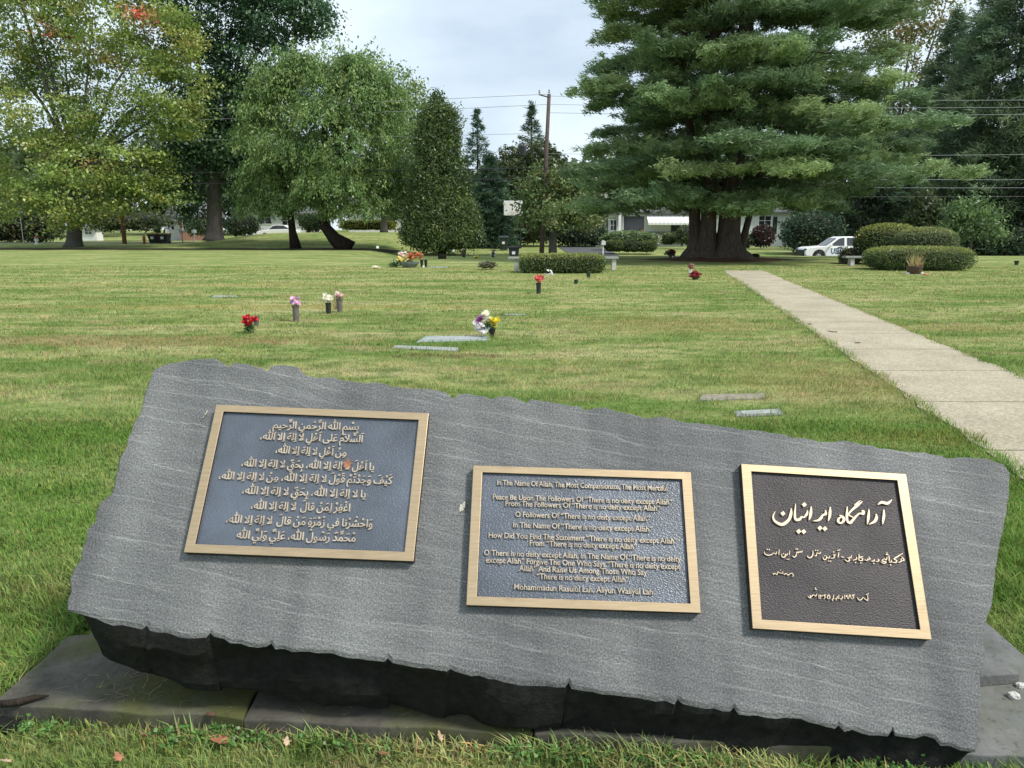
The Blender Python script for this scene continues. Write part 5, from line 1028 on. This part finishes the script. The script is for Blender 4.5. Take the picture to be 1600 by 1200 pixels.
# coral lilies and the white spray behind
vase_thing('flower_vase', 'black tube vase with a few large coral pink flowers', 841.5, 459, 17, 3.8, BLACK, 6, 7, [(.75,.16,.14), (.8,.25,.22), (.7,.12,.14)], 6.5, False, petals=6)
vase_thing('flower_spray', 'low spray of white flowers just behind the coral ones', 857, 437, 0, 0, None, 7, 12, [(.80,.80,.78), (.72,.70,.73)], 2.6, False, 'flowers', fz=10)
def pot(name, label, px, py, hp, rp_, m, cat='flower pot', group=None):
    b = gp(px, py); k = b[1]/FPX; r = tag(empty(name, b), label, cat, group); MB().lathe([(rp_*.72*k, -.01), (rp_*.95*k, hp*.8*k), (rp_*1.1*k, hp*.82*k), (rp_*1.1*k, hp*k), (rp_*.9*k, hp*k), (rp_*.85*k, hp*.8*k)], n=16).build('pot', m, r); return r, k
DKG = plain('dark_green_pot', (.015, .04, .03), .5)
for px, py, lab in ((900, 443.5, 'small dark green pot on the lawn, nearer of two right of the coral flowers'), (919.5, 433.5, 'small dark green pot on the lawn, farther of two right of the coral flowers'), (1588, 414, 'tiny green pot alone on the lawn at the far right')):
    r, k = pot('plastic_pot', lab, px, py, 6.5, 3.4, DKG, 'pot', 'green cemetery pots'); MB().lathe([(2.9*k, 5.2*k), (.5*k, 5.6*k)], n=12).build('shaded_soil', SHADED_SOIL, r)
r, k = pot('potted_mum', 'low mound of dark red mums by the left edge of the path', 1086, 437, 4, 5, DKG, 'flowers', VG)
flowers(r, 'blooms', [(p, 2.6*k) for p, _ in ball((0, 0, 7*k), np.array([9, 7, 5])*k, 60) if p[2] > 4*k], [(.32,.03,.05), (.42,.07,.08), (.25,.02,.04)]); foliage(r, (0, 0, 5*k), (9*k, 7*k, 4*k), 80, 4*k, GL)
vase_thing('flower_vase', 'small white vase with dusty pink flowers behind the dark red mums', 1079, 427, 6, 3, WHITE, 5, 16, [(.45,.18,.16), (.5,.3,.26)], 3, False)
r, k = pot('flower_pot', 'dark pot with red flowers and a white tag at the left of the pine trunk', 1050, 405, 8, 4.5, BLACK, group=VG); flowers(r, 'blooms', [(p, 2.6*k) for p, _ in ball((0, 0, 11*k), np.array([6, 5, 3.5])*k, 22)], [(.4,.03,.04), (.3,.02,.03)]); foliage(r, (-5*k, 0, 9*k), (8*k, 5*k, 5*k), 90, 5*k, [(.04,.06,.03), (.06,.06,.04)]); MB().box((0, -4.6*k, 4*k), (2.6*k, .01, 2.6*k)).build('tag', WHITE, r)
# colourful arrangement
b = gp(640, 418); k = b[1]/FPX; r = tag(empty('flower_basket', b), 'large colourful flower basket with orange, yellow and white blooms on the far lawn', 'flower basket', VG)
MB().lathe([(9*k, 0), (14*k, 6*k), (15*k, 9*k), (12*k, 9*k)], n=16).build('basket', plain('grey_basket', (.14, .17, .16), .8), r)
for nm, c, R, cols, n_ in (('orange_blooms', (9, 0, 17), (13, 8, 5), [(.62,.22,.07), (.55,.15,.07), (.6,.3,.15)], 34), ('yellow_blooms', (-9, -2, 13), (11, 8, 5), [(.8,.72,.2), (.8,.6,.25)], 18), ('white_blooms', (-8, 2, 19), (10, 6, 5), [(.8,.76,.68), (.8,.65,.6)], 14)):
    flowers(r, nm, [(p, 3*k) for p, _ in ball(np.array(c)*k, np.array(R)*k, n_)], cols)
foliage(r, (-10*k, 0, 7*k), (22*k, 9*k, 6*k), 200, 5*k, [(.05,.09,.05), (.07,.10,.06)])
for px, lab in ((659, 'slim black cone vase right of the flower basket, left one of two'), (665.5, 'slim black cone vase right of the flower basket, right one of two')):
    b = gp(px, 417); k = b[1]/FPX; r = tag(empty('cone_vase', b), lab, 'vase', 'black cone vases'); MB().lathe([(1.6*k, 0), (2.8*k, 11*k), (2.2*k, 11*k), (1.2*k, 2*k)], n=12).build('vase', BLACK, r); MB().box((0, 0, -.005), (2*k, 2*k, .03)).build('spike_plate', CHROME, r)
boulder('white_stone', 'round white stone in front of the two black cone vases', 'stone', gp(661.5, 418) + [0, 0, .03], (.045, .045, .04), WHITE, 3)
def tuft(name, label, px, py, R, n, s_, cols, fz=1.0, cat='flowers', blooms=None):
    b = gp(px, py); k = b[1]/FPX; r = tag(empty(name, b), label, cat); foliage(r, (0, 0, R[1]*k*fz), (R[0]*k, R[0]*k*.7, R[1]*k), n, s_*k, cols, axis=np.array([0, 0, .8]))
    if blooms: flowers(r, 'blooms', [(p, blooms[1]*k) for p, _ in ball((0, 0, R[1]*k*1.2), np.array([R[0], R[0]*.6, R[1]])*k, blooms[0])], blooms[2])
    return r, k
tuft('low_plant', 'low green plant left of the colourful flower basket', 614, 418, (9, 4), 130, 4, GL, cat='plant')
tuft('pale_flowers', 'scatter of pale cream flowers on the lawn left of the flower basket', 588, 420, (8, 1.5), 30, 3, [(.3,.32,.2)], blooms=(14, 2.4, [(.8,.74,.5), (.82,.8,.7)]))
tuft('yellow_flowers', 'tiny clump of yellow flowers on the far lawn near the big evergreen', 744.5, 404, (3, 1.5), 14, 2, GL, blooms=(10, 2, [(.8,.7,.15)]))
r, k = tuft('dark_plant', 'small dark upright plant on the far lawn before the big evergreen', 725, 402, (4, 6), 80, 4, [(.04,.05,.03), (.07,.07,.04), (.10,.06,.05)], cat='plant', blooms=(5, 1.8, [(.5,.3,.25), (.7,.66,.6)])); MB().lathe([(2*k, 0), (2.6*k, 4*k), (2*k, 4*k)], n=10).build('pot', BLACK, r)
r, k = tuft('white_flower_vase', 'black vase with white flowers and bare twigs, left of the trash cart', 770.5, 402, (3, 4), 20, 3, GL, 2.6, cat='flower vase', blooms=(10, 2.4, [(.75,.75,.72), (.6,.58,.56)])); MB().lathe([(2.0*k, 0), (2.4*k, 7*k), (1.8*k, 7*k)], n=10).build('vase', BLACK, r); tw = MB(); [tw.tube([(0, 0, 6*k), (dx*.5*k, 0, 13*k), (dx*k, 0, h_*k)], .35*k, 4) for dx, h_ in ((9, 18), (-8, 15))]; tw.build('twigs', plain('dry_stalk', (.16, .09, .05)), r)
# brown pot with dry grass
b = gp(1428, 428); k = b[1]/FPX; r = tag(empty('planter', b), 'brown bowl planter with dry grass in front of the wide clipped mound', 'planter')
MB().lathe([(8.5*k, 0), (10.5*k, 5*k), (11.5*k, 10*k), (12.2*k, 10.2*k), (12.2*k, 12.5*k), (10.5*k, 12.5*k), (10*k, 10*k)], n=20).build('pot', plain('brown_glaze', (.075, .04, .035), .45), r); MB().lathe([(10.2*k, 11*k), (.5*k, 11.6*k)], n=14).build('shaded_soil', SHADED_SOIL, r)
n_ = 90; P = np.stack([rng.normal(size=n_)*4*k, rng.normal(size=n_)*3*k, np.full(n_, 11*k)], 1); D_ = np.stack([rng.normal(size=n_)*.35 - .08, rng.normal(size=n_)*.3, np.ones(n_)], 1)*(rng.uniform(7, 26, n_)*k)[:, None]
Wd = np.array([.5*k, 0, 0]); V = np.stack([P - Wd, P + Wd, P + D_], 1).reshape(-1, 3); col = np.array([(.30,.22,.10), (.38,.28,.14), (.22,.17,.07), (.16,.17,.06)])[rng.integers(0, 4, n_)]
link('dry_grass', npmesh('dry_grass', V, np.arange(3*n_).reshape(-1, 3), np.repeat(col, 3, 0)), LEAF, r); flowers(r, 'blooms', [(p, 2.6*k) for p, _ in ball((5*k, 0, 14.5*k), np.array([4.5, 3, 2.5])*k, 16)], [(.45,.2,.12), (.5,.28,.18)])
for px, py, s_, m_, lab in ((1417, 428, .07, WHITE, 'white block propping the left side of the brown planter'), (1440, 428, .06, WHITE, 'white block propping the right side of the brown planter'), (1446, 430, .10, TERRA, 'orange terracotta shard lying right of the brown planter')):
    boulder('block', lab, 'block', gp(px, py) + [0, -.05, .02], (s_, s_*.6, s_*.45), m_, px)
# small white specks of litter / lawn flowers far off
for i, (px, py, lab) in enumerate(((590, 387.5, 'white ball on the grass bank right of the leaning cherry'), (709, 393, 'white ball on the lawn in front of the big evergreen'))): boulder('white_ball', lab, 'ball', np.array(at(px, py - 1, 60)), (.10, .10, .10), WHITE, 40 + i)
for px, py, lab in ((691, 404.5, 'dark dropping of dead leaves on the far lawn'), (1180, 402.5, 'small dark stump on the pine straw right of the trunk')): boulder('clump', lab, 'clump', gp(px, py) + [0, 0, .1], (.22, .15, .12), BARKD, px)

# fallen leaves
def leaf(label, c, s_, m_, tilt=(0, 0, 0), parent=None, name='fallen_leaf', loc_is=None):
    n = 11; vs = []; half = [(0, -.5), (.16, -.32), (.36, -.28), (.26, -.08), (.46, .12), (.2, .16), (.16, .36), (0, .55)]
    o_ = half + [(-x, y) for x, y in half[-2:0:-1]]
    vs = [(x*s_, y*s_, (.18*abs(x) + .25*y*y*(1 if y > 0 else .4) - .05)*s_*1.6) for x, y in o_]; m = len(vs); vs = [(0, 0, -.03*s_)] + vs
    fs = [(0, 1 + i, 1 + (i + 1) % m) for i in range(m)]
    me = MB().add(vs + [(x, y, z - .0012) for x, y, z in vs], fs + [tuple(q + m + 1 for q in f[::-1]) for f in fs] + [(1 + i, 1 + (i+1) % m, m + 2 + (i+1) % m, m + 2 + i) for i in range(m)]).build(name, m_, None, c)
    me.rotation_euler = tilt; return tag(me, label, 'leaf', 'fallen autumn leaves')
BRL = plain('brown_leaf', (.30, .13, .07), .7, 0, .35, 30); TANL = plain('tan_leaf', (.45, .33, .22), .7, 0, .3, 30); PINKL = plain('pale_pink_leaf', (.62, .45, .38), .6, 0, .2, 30); DBL = plain('dark_leaf', (.10, .05, .03), .7, 0, .3, 30); CRM = plain('cream_leaf', (.72, .66, .52), .6, 0, .15, 30)
def onplane(px, py, c=.004): a = pl(px, py, c); return P0 + np.array([a[0], a[1]*CT, a[1]*ST]) + NV*c
leaf('rusty brown leaf lying on the grass in front of the paving, left of centre', gp(346, 1156, .035), .062, BRL, (.25, .1, 1.9))
leaf('tan leaf standing in the grass below the dark paving joint', gp(448, 1158, .035), .03, TANL, (.5, .5, .4))
leaf('brown leaf in the grass in front of the middle of the monument', gp(600, 1176, .035), .036, BRL, (.4, .2, 2.4))
leaf('dry tan leaf leaning on the paving edge below the English plaque', gp(688, 1150, .04), .035, TANL, (.7, .6, .9))
leaf('pale pinkish leaf in the grass below the right end of the monument', gp(1470, 1184, .04), .036, PINKL, (.3, .1, 1.5))
leaf('dark curled leaf on the paving below the Arabic plaque', gp(329, 1115, .068), .03, DBL, (.1, .1, 1.3))
leaf('brown leaf in the grass below the Persian plaque', gp(1165, 1160, .04), .035, BRL, (.5, .3, .6))
leaf('dull brown leaf in the grass at the lower left corner', gp(185, 1182, .035), .034, BRL, (.4, .1, .9)); leaf('tan leaf in the grass at the bottom left edge', gp(10, 1188, .035), .03, TANL, (.4, .3, 2.0))
leaf('dry leaf caught in shadow under the English plaque', gp(838, 1128, .07), .05, TANL, (.9, .2, .4)); leaf('second dry leaf caught in shadow under the English plaque, lower', gp(808, 1120, .066), .035, DBL, (.7, .5, .4))
leaf('cream winged seed lying on the stone left of the English plaque', onplane(722, 792, .006), .035, CRM, (TH, 0, -.9)); leaf('cream winged seed lying on the stone at the upper left of the Arabic plaque', onplane(320, 648, .006), .03, CRM, (TH, 0, -1.3)); leaf('brown leaf stuck on the lettering of the Arabic plaque', onplane(543, 725, .03), .035, BRL, (TH + .3, .2, .3))
for px, py, lab in ((1297, 517, 'nearer dark leaf on the path'), (1266, 506, 'farther dark leaf on the path, left side'), (1304, 518, 'dark leaf right beside another on the path'), (1340, 535, 'small dark leaf on the path nearest the viewer')): leaf(lab, gp(px, py, .02), .10, DBL, (.1, .1, px % 3))

# ------------------------------------------------------------------ grass
def inside(poly, x, y):
    r = np.zeros(len(x), bool); n = len(poly)
    for i in range(n):
        x0, y0 = poly[i]; x1, y1 = poly[(i + 1) % n]
        c = ((y0 > y) != (y1 > y)) & (x < (x1 - x0)*(y - y0)/(y1 - y0 + 1e-12) + x0); r ^= c
    return r
def scatter(y0, y1, dens):
    xm = .70*y1 + 1.3; n = int(dens*(y1 - y0)*2*xm); y = rng.uniform(y0, y1, n); x = rng.uniform(-xm, xm, n); k = np.abs(x) < .70*y + 1.2
    x, y = x[k], y[k]
    ok = ~((x > -1.62) & (x < 1.79) & (y > yf(x) - .006) & (y < 2.8))
    pw = (x > PATH_L(y) - .03 + rng.normal(size=len(x))*.02) & (x < PATH_R(y) + .03 + rng.normal(size=len(x))*.02) & (y < 29.2); ok &= ~pw
    for m_ in MARK: ok &= ~inside(m_, x, y)
    if y1 < 3.3: ok &= ~((np.abs(x) < 1.5) & (y > 2.75) & (y < 3.3) & (rng.random(len(x)) < .5))
    return x[ok], y[ok]
def blades(x, y, h, wd, lean, per=1, seg2=True):
    n = len(x); a = rng.uniform(0, 2*pi, n); hh = h*rng.uniform(.45, 1.25, n); dz = g(x, y)
    clump = .75 + .5*np.clip(np.sin(x*3.1 + 2*np.sin(y*2.3)) * np.sin(y*4.7 + 1.5*np.sin(x*1.7)), -1, 1)*.6; hh = hh*clump
    d = np.stack([np.cos(a), np.sin(a)], 1)*(lean*hh*rng.uniform(.2, 1.6, n))[:, None]; s = np.stack([-np.sin(a), np.cos(a)], 1); s = s*np.where(rng.random(n) < .5, 1, -1)[:, None]
    aw = np.stack([np.cos(a + 1.3), np.sin(a + 1.3)], 1)*(wd*.5); B = np.stack([x, y], 1)
    z = lambda q: (dz + q)[:, None]
    v0 = np.concatenate([B - aw, z(-.01)], 1); v1 = np.concatenate([B + aw, z(-.01)], 1); v2 = np.concatenate([B + d*.35 + aw*.85, z(hh*.62)], 1); v3 = np.concatenate([B + d*.35 - aw*.85, z(hh*.62)], 1); v4 = np.concatenate([B + d, z(hh*.97)], 1)
    tint = np.stack([rng.normal(1.0, .12, n), rng.normal(1.02, .09, n), rng.normal(.95, .12, n)], 1)*rng.uniform(.62, 1.3, (n, 1))
    dry = rng.random(n) < .07; tint[dry] = tint[dry]*np.array([1.9, 1.25, 1.6])
    tint = np.clip(tint, .2, 3)
    if seg2:
        V = np.stack([v0, v1, v2, v3, v4], 1).reshape(-1, 3); i = np.arange(n)*5
        F = np.concatenate([np.stack([i, i+1, i+2], 1), np.stack([i, i+2, i+3], 1), np.stack([i+3, i+2, i+4], 1)]); T = np.repeat(tint, 5, 0)
    else:
        V = np.stack([v0, v1, v4], 1).reshape(-1, 3); F = np.arange(3*n).reshape(-1, 3); T = np.repeat(tint, 3, 0)
    return V, F, T
PV, PF, PT = [], [], []; off = 0
for (y0, y1, dens, h, wd, lean, s2) in ((1.45, 2.2, 15000, .036, .0032, .9, True), (2.2, 3.6, 12000, .05, .0038, .9, True), (3.6, 6, 5500, .044, .005, 1.0, True), (6, 9, 1900, .052, .008, 1.0, False), (9, 14, 800, .05, .012, 1.0, False), (14, 22, 300, .048, .018, 1.0, False), (22, 34, 110, .05, .03, 1.0, False)):
    x, y = scatter(y0, y1, dens); V, F, T = blades(x, y, h, wd, lean, seg2=s2); PV.append(V); PF.append(F + off); PT.append(T); off += len(V)
tag(link('grass', npmesh('grass', np.concatenate(PV), np.concatenate(PF), np.concatenate(PT)), BLADE), kind='stuff')
# taller rank grass where the mower cannot reach: along the paving, behind the stone, round the markers
def ring(poly, n, sd): 
    poly = np.array(poly); i = rng.integers(0, len(poly), n); t_ = rng.random(n)[:, None]; p = poly[i]*(1 - t_) + poly[(i + 1) % len(poly)]*t_; return p + rng.normal(size=(n, 2))*sd
q = [np.stack([np.concatenate([rng.uniform(-1.9, -.6, 350), rng.uniform(-.6, 1.9, 2600)]), np.zeros(2950)], 1)]; q[0][:, 1] = yf(q[0][:, 0]) - np.abs(rng.normal(size=2950))*.05 - .012
q.append(np.stack([-1.63 - np.abs(rng.normal(size=1500))*.06, rng.uniform(2.1, 3.0, 1500)], 1)); q.append(np.stack([rng.uniform(-2, 2.1, 3500), 2.95 + np.abs(rng.normal(size=3500))*.25], 1))
for m_ in MARK: q.append(ring(m_, 420, .03))
for fn, sg in ((PATH_L, 1), (PATH_R, -1)):
    yy = 3.0 + 22*rng.random(5200)**2; q.append(np.stack([np.array([fn(v) for v in yy]) + sg*(.035*rng.normal(size=5200) + .02*np.sin(yy*5) + .015*np.sin(yy*13)), yy], 1))
q = np.concatenate(q); keep = np.ones(len(q), bool)
for m_ in MARK: keep &= ~inside(m_, q[:, 0], q[:, 1])
q = q[keep]; V, F, T = blades(q[:, 0], q[:, 1], np.where(q[:, 1] < 2.2, .058 + .02*(q[:, 0] > 0), .085), .005, 1.0); T[:, 1] *= 1.05
tag(link('rank_grass', npmesh('rank_grass', V, F, T), BLADE), kind='stuff')
# clover and small weeds along the paving edge
n = 1300; x = rng.uniform(-1.5, 1.8, n); x = x[np.sin(x*6) + np.sin(x*13 + 1) + rng.normal(size=n)*.5 > .1]; n = len(x); y = yf(x) - .02 - np.abs(rng.normal(size=n))*.035; P = np.repeat(np.stack([x, y, rng.uniform(.012, .042, n)], 1), 3, 0) + rng.normal(size=(3*n, 3))*.006
col = np.array([(.06,.15,.03), (.09,.19,.045), (.05,.12,.03)])[rng.integers(0, 3, 3*n)]; V, F, T = leafquads(P, .0115, .9, up=2.0, col=col)
tag(link('clover', npmesh('clover', V, F, T), LEAF), kind='stuff')
# dry grass litter blown under the stone
n = 260; x = np.concatenate([rng.uniform(-1.45, 1.3, n - 60), rng.normal(-1.2, .08, 60)]); y = yf(x) + rng.uniform(.03, .3, n); a = rng.uniform(0, 2*pi, n); ln = rng.uniform(.012, .05, n); P = np.stack([x, y, np.full(n, .064)], 1); D_ = np.stack([np.cos(a)*ln, np.sin(a)*ln, rng.uniform(0, .02, n)], 1); Wd = np.stack([-np.sin(a), np.cos(a), np.zeros(n)], 1)*.0009
V = np.stack([P - Wd, P + Wd, P + D_ + Wd*.4, P + D_ - Wd*.4], 1).reshape(-1, 3); tag(link('dry_litter', npmesh('dry_litter', V, np.arange(4*n).reshape(-1, 4), np.repeat(np.array([(.22,.18,.115)])*rng.uniform(.5, 1.2, (n, 1)), 4, 0)), LEAF), kind='stuff')
